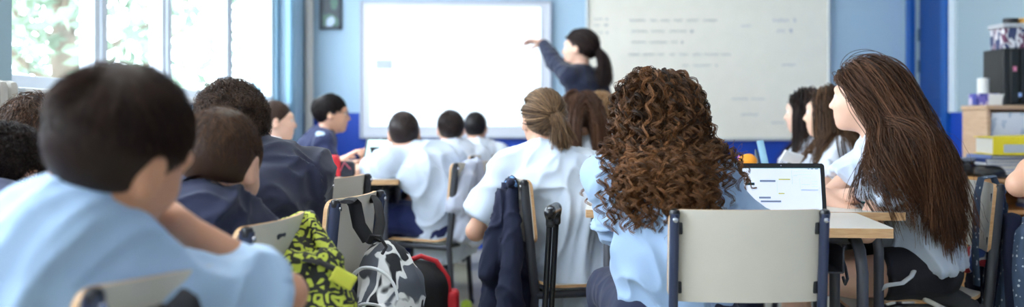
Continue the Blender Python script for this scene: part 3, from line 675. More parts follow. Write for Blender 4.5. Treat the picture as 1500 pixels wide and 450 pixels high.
dr = struct(d.build('door_1', mat('door_blue_dark', (8, 62, 130), .45), smooth=False))
for z in (.5, 1.47, 1.72): b = MB(); b.tube([(XR+.02, DY1-.07, z-.05), (XR+.02, DY1-.07, z+.05)], .012, 8); b.build('hinge', mat('hinge_grey', (60, 90, 120), .4, .5), dr)
b = MB(); b.tube([(XR+.0, DY0+.12, 1.05), (XR-.04, DY0+.12, 1.05), (XR-.045, DY0+.22, 1.05)], .009, 8); b.build('door_handle', mat('steel', (170, 172, 176), .3, .9), dr)
# glowing ceiling panels, unseen, added to brighten the room
m_fill = mat('lamp_diffuser', (255, 252, 246), .5, emit=(255, 250, 240), es=FILL_STRENGTH)
k = 0
for y in (1.2, 3.6, 6.0):
    for x in (-.5, 2.0):
        r = empty('ceiling_lamp', ['white fluorescent ceiling panel above the %s row of desks on the %s side' % (rw, sd) for rw in ('nearest', 'middle', 'far') for sd in ('window', 'door')][k], 'lamp', (x, y, CEIL-.03), group='ceiling lamps'); k += 1
        o = plain('lamp_frame', (0, 0, 0), (.68, 1.28, .05), m_white, .004, r); o = plain('diffuser', (0, 0, -.027), (.60, 1.20, .01), m_fill, 0, r)
# ------------------------------------------------------------------ outside
struct(plain('ground', (-14, 8, -.5), (24, 40, .1), mat('outside_paving', (196, 192, 180), .9, mottle=.2), 0))
def tree(x, y, h, seed, lean, label, dens=1500, spread=1.3, zlow=.2, col=(128, 150, 128)):
    rg = np.random.default_rng(seed); r = empty('tree', label, 'tree', (x, y, -.45), group='trees outside the windows')
    b = MB(); P = [np.array([lean*t**1.3+.05*math.sin(5*t+seed), .12*math.sin(3*t+seed), h*t]) for t in np.linspace(0, 1, 9)]
    b.tube(P, [.16*(1-.75*t) for t in np.linspace(0, 1, 9)], 10); tips = []
    for i in range(16):
        t = .22+.75*i/16; s0 = P[0]*0+np.array([np.interp(t, np.linspace(0, 1, 9), [p[c] for p in P]) for c in range(3)]); a = i*2.4+seed; L = spread*(1.1-.5*t)
        Q = [s0+np.array([math.cos(a), math.sin(a), .55])*L*q+np.array([0, 0, .1*q*q]) for q in (0, .35, .7, 1)]; b.tube(Q, [.045, .03, .018, .006], 6); tips += Q[1:]
    b.build('trunk', mat('bark', (120, 108, 94), .9, bump=.5, bscale=30), r)
    n = dens; c = np.array(tips)[rg.integers(0, len(tips), n)]+rg.normal(size=(n, 3))*.24; c = c[c[:, 2] > zlow]; n = len(c)
    u = rg.normal(size=(n, 3)); u /= np.linalg.norm(u, axis=1)[:, None]; v = np.cross(u, rg.normal(size=(n, 3))); v /= np.linalg.norm(v, axis=1)[:, None]; w = np.cross(u, v)
    ln = rg.uniform(.06, .12, n)[:, None]; V = np.stack([c-u*ln, c+v*ln*.42+w*ln*.12, c+u*ln, c-v*ln*.42+w*ln*.12], 1).reshape(-1, 3)
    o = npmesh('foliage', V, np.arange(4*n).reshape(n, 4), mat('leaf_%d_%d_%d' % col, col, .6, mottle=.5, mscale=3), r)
    return r
tree(-3.9, 8.6, 4.2, 1, .3, 'leafy green tree seen through the first window pane near the trunk', 2300, 1.2)
tree(-5.6, 10.6, 5.0, 5, -.9, 'tree with a leaning pale trunk outside the first window', 1500, 1.2, 1.2)
tree(-7.0, 11.5, 4.6, 8, .4, 'bushy tree furthest left beyond the first window', 2600, 1.5, .2, (108, 140, 128))
tree(-4.6, 13.2, 5.0, 11, .2, 'slim tree outside the second window pane', 1100, 1.2, .8)
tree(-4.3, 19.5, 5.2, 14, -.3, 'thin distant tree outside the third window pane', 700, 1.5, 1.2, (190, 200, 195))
# ------------------------------------------------------------------ boards on the front wall
def board(name, label, cat, x0, x1, z0, z1, mface, mframe, ft=.03, dep=.045):
    cx, cz = (x0+x1)/2, (z0+z1)/2; r = empty(name, label, cat, (cx, YF-.005, z0)); b = MB()
    for xx in (x0+ft/2, x1-ft/2): b.box((xx, YF-.005-dep/2, cz), (ft, dep, z1-z0), .006)
    for zz in (z0+ft/2, z1-ft/2): b.box((cx, YF-.005-dep/2, zz), (x1-x0, dep, ft), .006)
    b.build('frame', mframe, r, loc=(cx, YF-.005, z0), smooth=False)
    o = plain('writing_surface', (0, -dep/2+.004, cz-z0), (x1-x0-ft, .02, z1-z0-ft), mface, 0, r); return r, cx
m_screen = mat('lit_screen', (244, 250, 255), .3, emit=(226, 242, 255), es=.6)
m_sframe = mat('screen_frame', (176, 184, 200), .4); 
def P8(px, py): q = W(px, py, YF-.03); return q[0], q[2]
x0, z0 = P8(527, 203); x1, z1 = P8(808, 1)
r, cx = board('interactive_whiteboard', 'large lit interactive screen with pale frame that the teacher points at', 'screen', x0, x1, z0, z1, mat('bezel_white', (214, 218, 228), .4), m_sframe, .02)
o = plain('display', (.0, -.034, (z1-z0)/2+.02), (x1-x0-.17, .012, z1-z0-.15), m_screen, .004, r); dy = -.0415
m_tag = mat('screen_tag_grey', (176, 186, 206), .5, emit=(176, 186, 206), es=.12); m_ln = mat('screen_line_pale', (224, 238, 246), .5, emit=(224, 236, 244), es=.42)
def onboard(px0, py0, px1, py1, m, nm):
    a, c = P8(px0, py0); d_, e = P8(px1, py1); plain(nm, ((a+d_)/2-cx, dy, (c+e)/2-z0), (d_-a, .003, c-e), m, 0, r)
onboard(551, 88, 575, 101, m_tag, 'node_box')
for q in ((596, 50, 770, 52), (596, 75, 770, 77), (596, 50, 598, 77), (768, 50, 770, 77), (640, 95, 730, 97), (600, 150, 680, 152)): onboard(*q, m_ln, 'node_outline')
x0, z0 = P8(858, 206); x1, z1 = P8(1216, -30)
r, cx = board('whiteboard', 'wide cream whiteboard with faint marker writing on the front wall', 'whiteboard', x0, x1, z0, z1, mat('whiteboard_cream', (246, 242, 230), .35), mat('alu_frame', (206, 212, 214), .35, .3), .022)
def scrawl(pts_rows, nm, m):
    rg = np.random.default_rng(5)
    for (pa, pb, py, amp) in pts_rows:
        x = pa
        while x < pb:
            b = MB(); L = rg.uniform(8, 26); n = max(6, int(L/1.1)); xs = np.linspace(x, min(x+L, pb), n); zz = py+amp*np.sin(np.arange(n)*2.3+rg.uniform(0, 6))*rg.uniform(.3, 1, n)
            b.tube([np.array([P8(a, c)[0]-cx, -.032, P8(a, c)[1]-z0]) for a, c in zip(xs, zz)], .0022, 4); x += L+rg.uniform(4, 9); b.build(nm, m, r)
scrawl([(922, 1050, 30, 2.5), (925, 1015, 46, 2.5), (925, 1000, 62, 2.2), (920, 1075, 80, 2.2), (1000, 1050, 96, 2.2), (870, 890, 28, 2), (870, 890, 37, 2), (870, 890, 48, 2)], 'handwriting', mat('marker_grey', (178, 182, 186), .6))
scrawl([(1132, 1165, 30, 4), (1138, 1160, 45, 4), (1085, 1100, 38, 2), (1145, 1165, 95, 3), (1072, 1125, 145, 2.5), (1085, 1115, 168, 3), (1130, 1160, 180, 2)], 'sketch', mat('marker_blue', (186, 192, 206), .6))
# small dark framed window panel up on the wall
x0, z0 = P8(468, 43); x1, z1 = P8(500, -6)
r = empty('picture_frame', 'small dark framed picture with a bright patch high on the front wall', 'picture', ((x0+x1)/2, YF-.004, z0)); cxx = (x0+x1)/2
b = MB()
for xx in (x0+.012, x1-.012): b.box((xx, YF-.02, (z0+z1)/2), (.024, .03, z1-z0), .004)
for zz in (z0+.012, z1-.012): b.box(((x0+x1)/2, YF-.02, zz), (x1-x0, .03, .024), .004)
b.build('frame', mat('frame_dark', (30, 44, 60), .4), r, loc=(cxx, YF-.004, z0), smooth=False)
plain('picture', (0, -.012, (z1-z0)/2), (x1-x0-.03, .01, z1-z0-.03), pattern('landscape_print', (24, 52, 64), (66, 112, 96), (200, 222, 250), 'brush', 7, .3, .50), 0, r)
# ------------------------------------------------------------------ chairs and desks
m_lam = mat('chair_laminate', (206, 200, 188), .42, mottle=.05, mscale=14, bump=.03, bscale=500); m_ply = wood('plywood_edge', (186, 142, 98), (214, 176, 132), (8, 8, 90))
m_post = mat('post_blue_grey', (52, 60, 84), .38, .25); m_tube = mat('tube_graphite', (70, 72, 80), .42, .2); m_cap = mat('cap_black', (24, 25, 30), .35); m_bolt = mat('bolt_chrome', (190, 194, 204), .18, .9)
PH, PW = .226, .385
def make_chair(label, x, y, yaw, group=None, pw=PW, post=None):
    """faces local +y; backrest behind at y=-.20"""
    r = empty('school_chair', label, 'chair', (x, y, 0), math.radians(yaw), group); mp_ = post or m_post
    def fb(u, v, o): return (u, -.205-.030*(1-(u/(pw/2))**2)+o-.10*(v), .733+v)
    b = MB(); b.panel(pw, PH, .011, .028, fb); b.build('backrest', [m_lam, m_ply], r)
    def fs(u, v, o): return (u, .01+v, .452+.012*(u/.19)**2-(.05*max(0, (v-.10)/.09)**2 if v > .1 else 0)+.02*max(0, (-v-.12)/.07)**2+o)
    b = MB(); b.panel(.39, .385, .011, .05, fs, 16, 20); b.build('seat', [m_lam, m_ply], r)
    for sx in (-1, 1):
        X = sx*(pw/2-.012); ys = lambda z: -.205-.014-.10*(z-.733)-.005
        b = MB(); b.tube([(X, ys(z)-.002, z) for z in (.838, .80, .70, .60, .50)]+[(X, -.195, .44)], .0115, 14, flat=1.45, up=(1, 0, 0)); o = b.build('back_post', mp_, r)
        b = MB(); b.lathe((X, ys(.838)-.002, .838), [(.0122, -.012), (.0135, 0), (.011, .007), (.004, .010)], 14, 0); q = b.build('post_cap', m_cap, o)
        b = MB(); b.lathe((X-.0*sx, ys(.82)-.018, .822), [(.007, 0), (.006, .003), (.002, .004)], 12, 0, rotm(90)); b.build('bolt', m_bolt, o)
        for z in (.80, .655): b = MB(); b.box((X-sx*.014, ys(z)+.010, z), (.014, .016, .030), .003); b.build('clip', m_cap, o)
        b = MB(); b.tube([(X, -.195, .44), (X, -.20, .40), (X, -.215, .20), (X+sx*.01, -.235, .012)], .012, 12, flat=1.2, up=(1, 0, 0)); o = b.build('leg', mp_, r); b = MB(); b.lathe((X+sx*.01, -.236, 0), [(.016, 0), (.016, .02), (.012, .03)], 12); b.build('foot_cap', m_cap, o)
        b = MB(); b.tube([(X, -.19, .435), (X, .10, .435), (X, .15, .425), (X, .175, .39), (X+sx*.005, .185, .20), (X+sx*.01, .20, .012)], .012, 12, flat=1.2, up=(1, 0, 0)); o = b.build('leg', mp_, r); b = MB(); b.lathe((X+sx*.01, .201, 0), [(.016, 0), (.016, .02), (.012, .03)], 12); b.build('foot_cap', m_cap, o)
    for yy in (-.15, .13): b = MB(); b.tube([(-(pw/2-.02), yy, .432), (pw/2-.02, yy, .432)], .010, 10); b.build('crossbar', mp_, r)
    return r
m_top = mat('desk_laminate', (216, 214, 208), .35, mottle=.03, mscale=10)
def make_desk(label, x, y, yaw, w, dep, group=None, z=.765, tray=True):
    r = empty('school_desk', label, 'desk', (x, y, 0), math.radians(yaw), group)
    b = MB(); b.panel(w, dep, .026, .012, lambda u, v, o: (u, v, z-.013+o), 20, 12); b.build('desktop', [m_top, m_ply], r)
    hx, hy = w/2-.075, dep/2-.05
    for sx in (-1, 1):
        for sy in (-1, 1):
            b = MB(); P = [(sx*hx, sy*(hy-.17), z-.045), (sx*hx, sy*(hy-.08), z-.048), (sx*hx, sy*(hy-.03), z-.072), (sx*hx, sy*hy, z-.13), (sx*hx, sy*hy, .3), (sx*(hx+.005), sy*(hy+.005), .015)]
            b.tube(P, .0165, 14); o = b.build('leg', m_tube, r); b = MB(); b.lathe((sx*(hx+.005), sy*(hy+.005), 0), [(.020, 0), (.020, .025), (.0165, .035)], 12); b.build('foot_cap', m_cap, o)
        b = MB(); b.tube([(sx*hx, -hy+.16, z-.045), (sx*hx, hy-.16, z-.045)], .0165, 12); b.build('side_rail', m_tube, r)
        b = MB(); b.tube([(sx*hx, -hy, .16), (sx*hx, hy, .16)], .011, 10); b.build('lower_bar', m_tube, r)
        # bag hook
        b = MB(); b.tube([(sx*(hx), hy-.14, z-.085), (sx*(hx-.02), .0, z-.10), (sx*(hx-.02), -.06, z-.13), (sx*(hx-.02), -.09, z-.16), (sx*(hx-.02), -.06, z-.18), (sx*(hx-.02), -.03, z-.165)], .0045, 8); b.build('bag_hook', m_tube, r)
    for sy in (-1, 1): b = MB(); b.tube([(-hx, sy*(hy-.12), z-.050), (hx, sy*(hy-.12), z-.050)], .013, 10); b.build('cross_rail', m_tube, r)
    if tray:
        b = MB(); b.box((0, .0, z-.135), (w*.62, dep*.62, .005), .001)
        for q in (-1, 1): b.box((q*w*.31, 0, z-.10), (.005, dep*.62, .07), .001)
        b.box((0, dep*.31, z-.10), (w*.62, .005, .07), .001); b.build('book_tray', m_tube, r, smooth=False)
    return r
# ------------------------------------------------------------------ chairs
navyp = m_post; gp = mat('post_graphite', (60, 62, 68), .42, .2)
CH = [('cream school chair nearest the camera, its whole back towards us, behind the curly haired girl', .572, 2.70, 0, None),
 ('cream chair at the bottom left corner, behind the boy in the light blue shirt', -.705, 1.585, 70, None),
 ('cream chair with the yellow and black bag over its corner', -.741, 2.285, 81, None),
 ('cream chair with the black and white backpack hanging from it', -.668, 2.977, 77.8, None),
 ('small cream chair at the near end of the far left desks', -.838, 3.894, 76, gp),
 ('chair of the boy in the white polo, with the grey hoodie hung over it', -.385, 5.20, 60, gp),
 ('cream chair beside the grey hoodie, in front of the white wall screen', -.35, 6.13, 62, gp),
 ('cream chair furthest from the camera in the row under the wall screen', -.265, 7.13, 62, gp),
 ('chair of the girl with the ponytail, covered by the navy jacket', .225, 3.86, -75, gp),
 ('chair of the long haired girl at the right, denim bag straps over its back', 1.385, 3.575, 88, gp),
 ('chair of the straight brown haired girl behind the ponytail girl', .36, 5.02, 5, gp),
 ('chair of the fair haired child behind the brown haired girl', .52, 5.72, 5, gp),
 ('chair of the dark haired girl in profile before the whiteboard', 1.52, 4.74, 85, gp),
 ('chair of the second dark haired girl half hidden in profile', 1.55, 5.40, 85, gp),
 ('chair of the boy in the white shirt by the last window', -1.40, 5.62, -75, gp),
 ('chair of the boy with glasses in the navy tracksuit', -1.22, 6.27, -75, gp),
 ('chair of the wavy haired child by the first window', -1.50, 2.95, -80, gp),
 ('chair of the crouching dark haired child at the left edge', -1.50, 2.30, -80, gp),
 ('chair of the child whose elbow shows at the right edge', 1.98, 3.00, 5, gp)]
CHO = [make_chair(l, x, y, a, post=p) for l, x, y, a, p in CH]
# tennis balls on the chair under the wall screen
mtb = mat('felt_yellow_green', (176, 200, 60), .95, sheen=.5)
for (px, py, d, lb) in ((683, 437, 5.62, 'yellow green tennis ball on the floor under the hoodie chair'),):
    q = W(px, py, d); b = MB(); b.lathe((0, 0, 0), [(.033*math.sin(math.pi*k/12)+1e-5, -.033*math.cos(math.pi*k/12)) for k in range(13)], 20)
    o = b.build('tennis_ball', mtb); o.location = (q[0], q[1], .033); tag(o, lb, 'ball')
# ------------------------------------------------------------------ desks
make_desk('desk nearest the camera at the right, under the open tablet', .757, 3.046, -6, .62, .47)
make_desk('wide second desk where the long haired girl rests her elbows', .771, 3.545, -5.5, 1.02, .49)
make_desk('third desk of the right hand block, under the pencil pot', .823, 4.055, -5.5, 1.02, .49)
make_desk('fourth desk of the right hand block, in front of the dark haired girls', .875, 4.57, -5.5, 1.02, .49)
make_desk('desk under the red and black pencil case', -.85, 5.25, 0, .60, .56)
make_desk('desk behind the pencil case desk, where the boy with glasses leans', -.85, 5.83, 0, .60, .56)
make_desk('desk below the wall screen, before the two furthest boys', -.85, 6.41, 0, .60, .56)
make_desk('desk beside the boy in the navy polo, carrying the dark tablet edge', -1.09, 2.32, 0, .48, .56)
make_desk('desk under the tablet with the coloured page, left of the curly haired boy', -1.09, 2.90, 0, .48, .56)
make_desk('desk by the window beyond the wavy haired child', -1.12, 3.50, 0, .48, .56)
make_desk('desk at the left edge beside the boy in the light blue shirt', -1.16, 1.72, 0, .48, .56)
# ------------------------------------------------------------------ tablets
m_tab = mat('tablet_black', (20, 22, 27), .35); m_disp = mat('tablet_screen', (225, 234, 250), .25, emit=(226, 236, 252), es=.42)
def tablet(label, c, yaw, tilt, w=.262, h=.165, scr=m_disp, case=False, content=None, cat='tablet', portrait=False, frame_m=None):
    r = empty('tablet', label, cat, (c[0], c[1], c[2]), math.radians(yaw)); T = rotm(-tilt)
    def F(u, v, o): return tuple(T @ np.array([u, -o, v+h/2]))
    b = MB(); b.panel(w, h, .009, .010, F, 20, 14, 0, 0); b.build('tablet_body', frame_m or m_tab, r)
    b = MB(); b.panel(w-.026, h-.028, .0014, .002, lambda u, v, o: F(u, v-.001, o+.0052), 4, 4, 0, 0); s = b.build('screen', scr, r, smooth=False)
    b = MB(); b.lathe(F(0, h/2-.007, .0047), [(.0022, 0), (.002, .0006)], 10, 0, rotm(90-tilt)); b.build('camera_lens', m_bolt, r)
    if case:
        b = MB(); b.box(tuple(T @ np.array([0, .012, h*.40])), (w*.9, .004, h*.75), .002, T); b.box((0, .075, h*.30), (w*.9, .004, h*.72), .002, rotm(32)); b.build('folding_case', m_black, r, smooth=False)
    else:
        b = MB(); b.box((0, .050, h*.33), (w*.5, .004, h*.80), .002, rotm(28)); b.build('stand_flap', m_black, r, smooth=False)
    if content:
        for nm, col, rects in content:
            for (x0, y0, x1, y1) in rects:
                b = MB()   # fractions of the screen, y down
                sw, sh = w-.026, h-.028; X0, X1 = (x0-.5)*sw, (x1-.5)*sw; Y0_, Y1_ = (.5-y0)*sh, (.5-y1)*sh
                V = [F(X0, Y0_, .0064), F(X1, Y0_, .0064), F(X1, Y1_, .0064), F(X0, Y1_, .0064)]; V += [F(X0, Y0_, .0058), F(X1, Y0_, .0058), F(X1, Y1_, .0058), F(X0, Y1_, .0058)]
                b.add(V, [(0, 1, 2, 3), (7, 6, 5, 4), (0, 4, 5, 1), (1, 5, 6, 2), (2, 6, 7, 3), (3, 7, 4, 0)])
                o = b.build(nm, mat('scr_%d_%d_%d' % col, col, .4, emit=col, es=.22), r, smooth=False); o.parent = s
    return r
q = W(1147, 318, 3.10)
cont = [('title_node', (30, 62, 66), [(.03, .34, .15, .40)]), ('topic_node', (120, 134, 166), [(.22, .28, .42, .325), (.20, .66, .35, .70), (.22, .745, .48, .785)]),
        ('highlight_node', (206, 200, 110), [(.46, .25, .61, .28), (.45, .57, .53, .60)]),
        ('detail_line', (196, 204, 232), [(.63, .06, .634, .38), (.65, .09, .92, .095), (.65, .15, .88, .155), (.65, .18, .70, .19), (.76, .23, .92, .235), (.64, .37, .70, .375), (.73, .24, .733, .48), (.75, .38, .86, .386), (.88, .31, .96, .316), (.88, .37, .96, .376), (.88, .43, .96, .436), (.74, .49, .96, .52), (.435, .27, .438, .62)]),
        ('status_bar', (60, 120, 130), [(.0, .0, 1., .014)]), ('status_icon', (90, 110, 130), [(.84, .02, .86, .035), (.88, .02, .91, .035), (.93, .02, .97, .035), (.02, .09, .035, .105), (.02, .20, .035, .215), (.02, .31, .035, .325)])]
tablet('open tablet showing a mind map, on the desk beside the curly haired girl', (q[0], 3.10, .767), -2, 12, .262, .163, content=cont)
tablet('dark tablet in a folding case standing edge on beside the long haired girl', (1.00, 3.52, .767), 62, 25, .20, .135, case=True)
q = W(548, 226, 5.55); tablet('pale lit tablet standing in front of the boy with glasses', (q[0], 5.62, .767), -15, 22, .17, .20, scr=mat('tablet_mint', (190, 230, 230), .3, emit=(190, 232, 236), es=.6))
q = W(628, 214, 6.2); tablet('green edged tablet behind the head of the boy in the white polo', (-.62, 6.28, .767), 0, 20, .16, .12, scr=mat('tablet_green', (190, 220, 120), .3, emit=(190, 220, 120), es=.5))
tablet('tablet showing a page of coloured figures, between the two nearest boys', (-.925, 2.78, .767), 24, 14, .15, .20, scr=pattern('comic_page', (222, 226, 230), (120, 170, 160), (226, 120, 110), 'brush', 26, .4, .56))
tablet('black tablet at the left edge in front of the wavy haired child', (-1.13, 2.36, .767), -12, 12, .20, .155)
# ------------------------------------------------------------------ pencil case, pot, pens
def pencil_case():
    c = (-.865, 5.10, .767); r = empty('pencil_case', 'red and black zipped pencil case standing on the far left desk', 'pencil case', c)
    sdfobj('case_body', [RBox((-.90, 5.10, .822), (.042, .04, .054), .022), RBox((-.825, 5.11, .808), (.04, .04, .040), .02)], .004, mat('nylon_dark', (26, 30, 44), .7, bump=.2, bscale=300), r, c)
    sdfobj('red_panel', [RBox((-.895, 5.092, .845), (.036, .042, .034), .018), RBox((-.86, 5.072, .815), (.010, .015, .044), .008)], .004, mat('nylon_red', (206, 40, 52), .6), r, c)
    b = MB(); b.tube([(-.935, 5.06, .83), (-.90, 5.052, .862), (-.862, 5.06, .835)], .0035, 6); b.tube([(-.85, 5.068, .80), (-.83, 5.065, .845), (-.80, 5.07, .81)], .003, 6, 1 if False else 0); b.build('zip', mat('zip_pink', (230, 110, 130), .5), r, loc=c)
pencil_case()
c = W(1092, 250, 3.95); c[2] = .766; r = empty('pencil_pot', 'clear pencil pot with coloured pens just above the tablet', 'pencil pot', c)
b = MB(); b.lathe((0, 0, 0), [(.036, 0), (.040, .10), (.037, .10), (.033, .006)], 20); b.build('pot', mat('clear_plastic', (190, 180, 206), .25, trans=.6), r)
for i, (dx, dy, col, h) in enumerate(((-.02, .0, (170, 90, 170), .15), (-.012, .015, (220, 110, 150), .14), (.0, -.02, (90, 120, 200), .135), (-.03, -.006, (120, 200, 190), .13))):
    b = MB(); b.tube([(dx*.5, dy*.5, .01), (dx*1.3, dy*1.3, h), (dx*1.36, dy*1.36, h+.008)], [.0045, .0045, .001], 8); o = b.build('pen', mat('pen_%d' % i, col, .4), None); o.location = tuple(c); tag(o, ['purple pen standing in the clear pencil pot', 'pink pen standing in the clear pencil pot', 'blue pen standing in the clear pencil pot', 'mint pen standing in the clear pencil pot'][i], 'pen')
oc = W(1097, 236, 3.93); r = empty('toy', 'orange rounded soft toy perched on the pencil pot above the tablet', 'toy', oc)
sdfobj('toy_body', [Ell(oc, (.032, .026, .020)), Ell(oc+[.0, 0, .014], (.016, .016, .012)), Ell(oc+[-.024, 0, .005], (.012, .012, .012))], .004, mat('orange_rubber', (246, 160, 40), .5), r, oc)
# two stylus / markers leaning beyond
for (a, b_, col, lb, nm) in (((1119, 247), (1107, 219), (40, 60, 80), 'dark marker leaning left of the pale ruler above the tablet', 'marker'), ((1131, 250), (1113, 206), (150, 196, 220), 'pale blue ruler leaning up above the tablet', 'ruler')):
    p0, p1 = W(*a, 4.0), W(*b_, 4.05); p0[2] = .768; b = MB()
    if nm == 'marker': b.tube([p0, p0+(p1-p0)*.9, p1], [.009, .008, .004], 10)
    else: b.tube([p0, p1], .014, 4, flat=.3)
    tag(b.build(nm, mat(nm, col, .4), loc=tuple(p0)), lb, nm)
q = W(1160, 231, 4.45); b = MB(); b.box((0, 0, 0), (.10, .012, .05), .004, rotm(30, 15, 20)); o = b.build('phone', m_white); o.location = tuple(q); tag(o, 'small white phone held by the dark haired girl in profile', 'phone')
# ------------------------------------------------------------------ bags and clothes on chairs
def drape(name, label, cat, tops, bots, r0, r1, m, h=.007, extra=(), k=.03, fold=.006, group=None, yb=None):
    base = (np.mean([t[0] for t in tops]), np.mean([t[1] for t in tops]), 0); rt = empty(name, label, cat, base, 0, group)
    pr = [Cap(t, b_, r0, r1, k) for t, b_ in zip(tops, bots)]+list(extra)
    sdfobj('fabric', pr, h, m, rt, base, dict(amp=fold, scale=13, axis=(0, 0, 1), stretch=.3, seed=base[0]+4)); return rt, base
m_navyf = mat('navy_fleece', (16, 23, 50), .9, bump=.2, bscale=250)
t_ = [W(740, 272, 3.72), W(752, 270, 3.66), W(745, 268, 3.80), W(756, 272, 3.84)]
bt_ = [W(722, 450, 3.66), W(745, 470, 3.56), W(768, 455, 3.70), W(760, 470, 3.90)]
r, bs = drape('jacket', 'navy jacket hung over the chair back beside the ponytail girl', 'jacket', t_, bt_, .014, .046, m_navyf, extra=[Cap(W(737, 290, 3.68), W(716, 400, 3.64), .026, .036, .03), Cap(W(748, 268, 3.60), W(748, 268, 3.92), .012, .012, .02)], fold=.012)
b = MB(); b.tube([W(756, 272, 3.62), W(750, 262, 3.68), W(741, 268, 3.72)], [.006, .010, .006], 8); b.build('collar_lining', mat('lining_blue', (110, 160, 220), .8), r, loc=bs)
for (px, cn) in ((776, (214, 60, 70)), (783, (70, 120, 190))):
    b = MB(); b.tube([W(px, 385, 3.75), W(px+2, 420, 3.74), W(px+1, 452, 3.76)], [.004, .011, .014], 8); b.build('lining_hem', mat('lining_%d' % cn[0], cn, .7), r, loc=bs)
m_greyf = mat('grey_fleece', (176, 182, 200), .9, sheen=.2, bump=.2, bscale=200)
drape('hoodie', 'light grey hoodie hung over the chair behind the boy in the white polo', 'hoodie', [W(686, 245, 5.02), W(697, 243, 5.1), W(704, 248, 5.2), W(680, 262, 4.98)], [W(676, 340, 4.98), W(692, 346, 5.02), W(706, 335, 5.14), W(668, 300, 4.96)], .035, .05, m_greyf, .010, fold=.012)
drape('dark_coat', 'black coat over the chair at the bottom left, behind the boy in light blue', 'coat', [(-.475, 1.36, .800), (-.455, 1.42, .805)], [(-.470, 1.36, .56), (-.43, 1.42, .56)], .018, .026, mat('coat_black', (22, 24, 30), .85), .006, fold=.008)
# yellow and black patterned bag over the chair corner
m_yb = pattern('graffiti_yellow_black', (24, 26, 20), (180, 190, 66), None, 'letters', 34, .75, .5)
tp = [W(418, 334, 2.36), W(434, 326, 2.40), W(447, 322, 2.44), W(455, 334, 2.40)]; bo = [W(436, 420, 2.24), W(450, 440, 2.22), W(470, 440, 2.24), W(478, 430, 2.26)]
r, bs = drape('shoulder_bag', 'yellow and black graffiti patterned bag slung over a chair corner', 'bag', tp, bo, .016, .030, m_yb, .006, extra=[Cap(W(452, 322, 2.40), W(486, 378, 2.28), .013, .013, .015), Cap(W(436, 395, 2.22), W(444, 470, 2.2), .04, .05, .03), Cap(W(476, 395, 2.24), W(488, 470, 2.2), .04, .05, .03)], fold=.008)
b = MB(); b.tube([W(442, 380, 2.20), W(470, 385, 2.17), W(494, 396, 2.18), W(505, 402, 2.19)], .012, 8, flat=.3); b.tube([W(418, 352, 2.30), W(424, 400, 2.22), W(414, 452, 2.2)], .018, 8, flat=.5); b.build('strap', mat('webbing_black', (20, 20, 22), .8), r, loc=bs)
b = MB(); b.box(W(503, 408, 2.17), (.052, .012, .034), .004, rotm(0, 30, 10)); b.build('strap_tab', mat('tab_yellow', (190, 192, 64), .7), r, loc=bs, smooth=False)
q = W(497, 440, 2.25); r2 = empty('pouch', 'black soft pouch hanging below the yellow patterned bag at the bottom edge', 'pouch', (q[0], q[1], 0)); sdfobj('pouch_body', [RBox(q+[0, 0, -.05], (.035, .03, .07), .02), Cap(q+[-.045, 0, .0], q+[-.05, 0, -.1], .03, .04)], .005, mat('webbing_black', (20, 20, 22), .8), r2, (q[0], q[1], 0), dict(amp=.006, scale=14))
# black and white backpack
m_bw = pattern('brush_black_white', (22, 24, 32), (226, 226, 226), (84, 88, 98), 'brush', 15, .7, .47)
c = W(566, 420, 2.86); bs = (c[0], c[1], 0); Rb = rotm(0, 0, -25)
r = empty('backpack', 'black and white brush patterned backpack hanging from a cream chair', 'backpack', bs)
L_b = lambda x, y, z: c+Rb @ np.array([x, y, z])
sdfobj('bag_body', [Sec(L_b(0, 0, .05), L_b(0, 0, -.26), Rb[:, 0], (.070, .055), (.100, .075), .03, ez=.075), RBox(L_b(.0, .02, -.14), (.095, .06, .20), .05, Rb, .04), Ell(L_b(.005, -.062, -.10), (.072, .030, .105), Rb, .03)], .005, m_bw, r, bs, dict(amp=.006, scale=9))
sdfobj('front_pocket', [RBox(L_b(.01, -.078, -.10), (.062, .026, .07), .024, Rb, .02)], .004, m_bw, r, bs, dict(amp=.004, scale=10))
m_zip = mat('zip_white', (226, 228, 230), .6)
def arc(cx, cz, rx, rz, y, a0, a1, n=18): return [L_b(cx+rx*math.cos(math.radians(a)), y+.02*abs(math.cos(math.radians(a))), cz+rz*math.sin(math.radians(a))) for a in np.linspace(a0, a1, n)]
b = MB(); b.tube([L_b(-.088, -.052, -.20)]+arc(0, -.02, .080, .085, -.092, 180, 0), .0062, 8, flat=.6); b.build('zip', m_zip, r, loc=bs)
b = MB(); b.tube(arc(.012, -.075, .062, .045, -.108, 175, 5), .0055, 8, flat=.6); b.build('zip', m_zip, r, loc=bs)
m_strap = mat('strap_black', (24, 25, 30), .8, bump=.2, bscale=300)
b = MB(); b.tube([W(508, 296, 2.74), W(514, 292, 2.79), W(520, 300, 2.80), W(526, 330, 2.79), W(540, 352, 2.80)], .020, 10, flat=.28, up=(1, -.3, 0)); b.build('shoulder_strap', m_strap, r, loc=bs)
b = MB(); b.tube([W(543, 296, 2.98), W(547, 288, 3.0), W(553, 296, 2.96), W(558, 325, 2.90), W(552, 352, 2.84)], .015, 10, flat=.3, up=(1, -.3, 0)); b.build('shoulder_strap', m_strap, r, loc=bs)
b = MB(); b.tube([W(540, 356, 2.80), W(545, 346, 2.78), W(556, 346, 2.78), W(566, 362, 2.79), W(560, 372, 2.78)], .009, 8, flat=.5); b.build('grab_handle', m_strap, r, loc=bs)
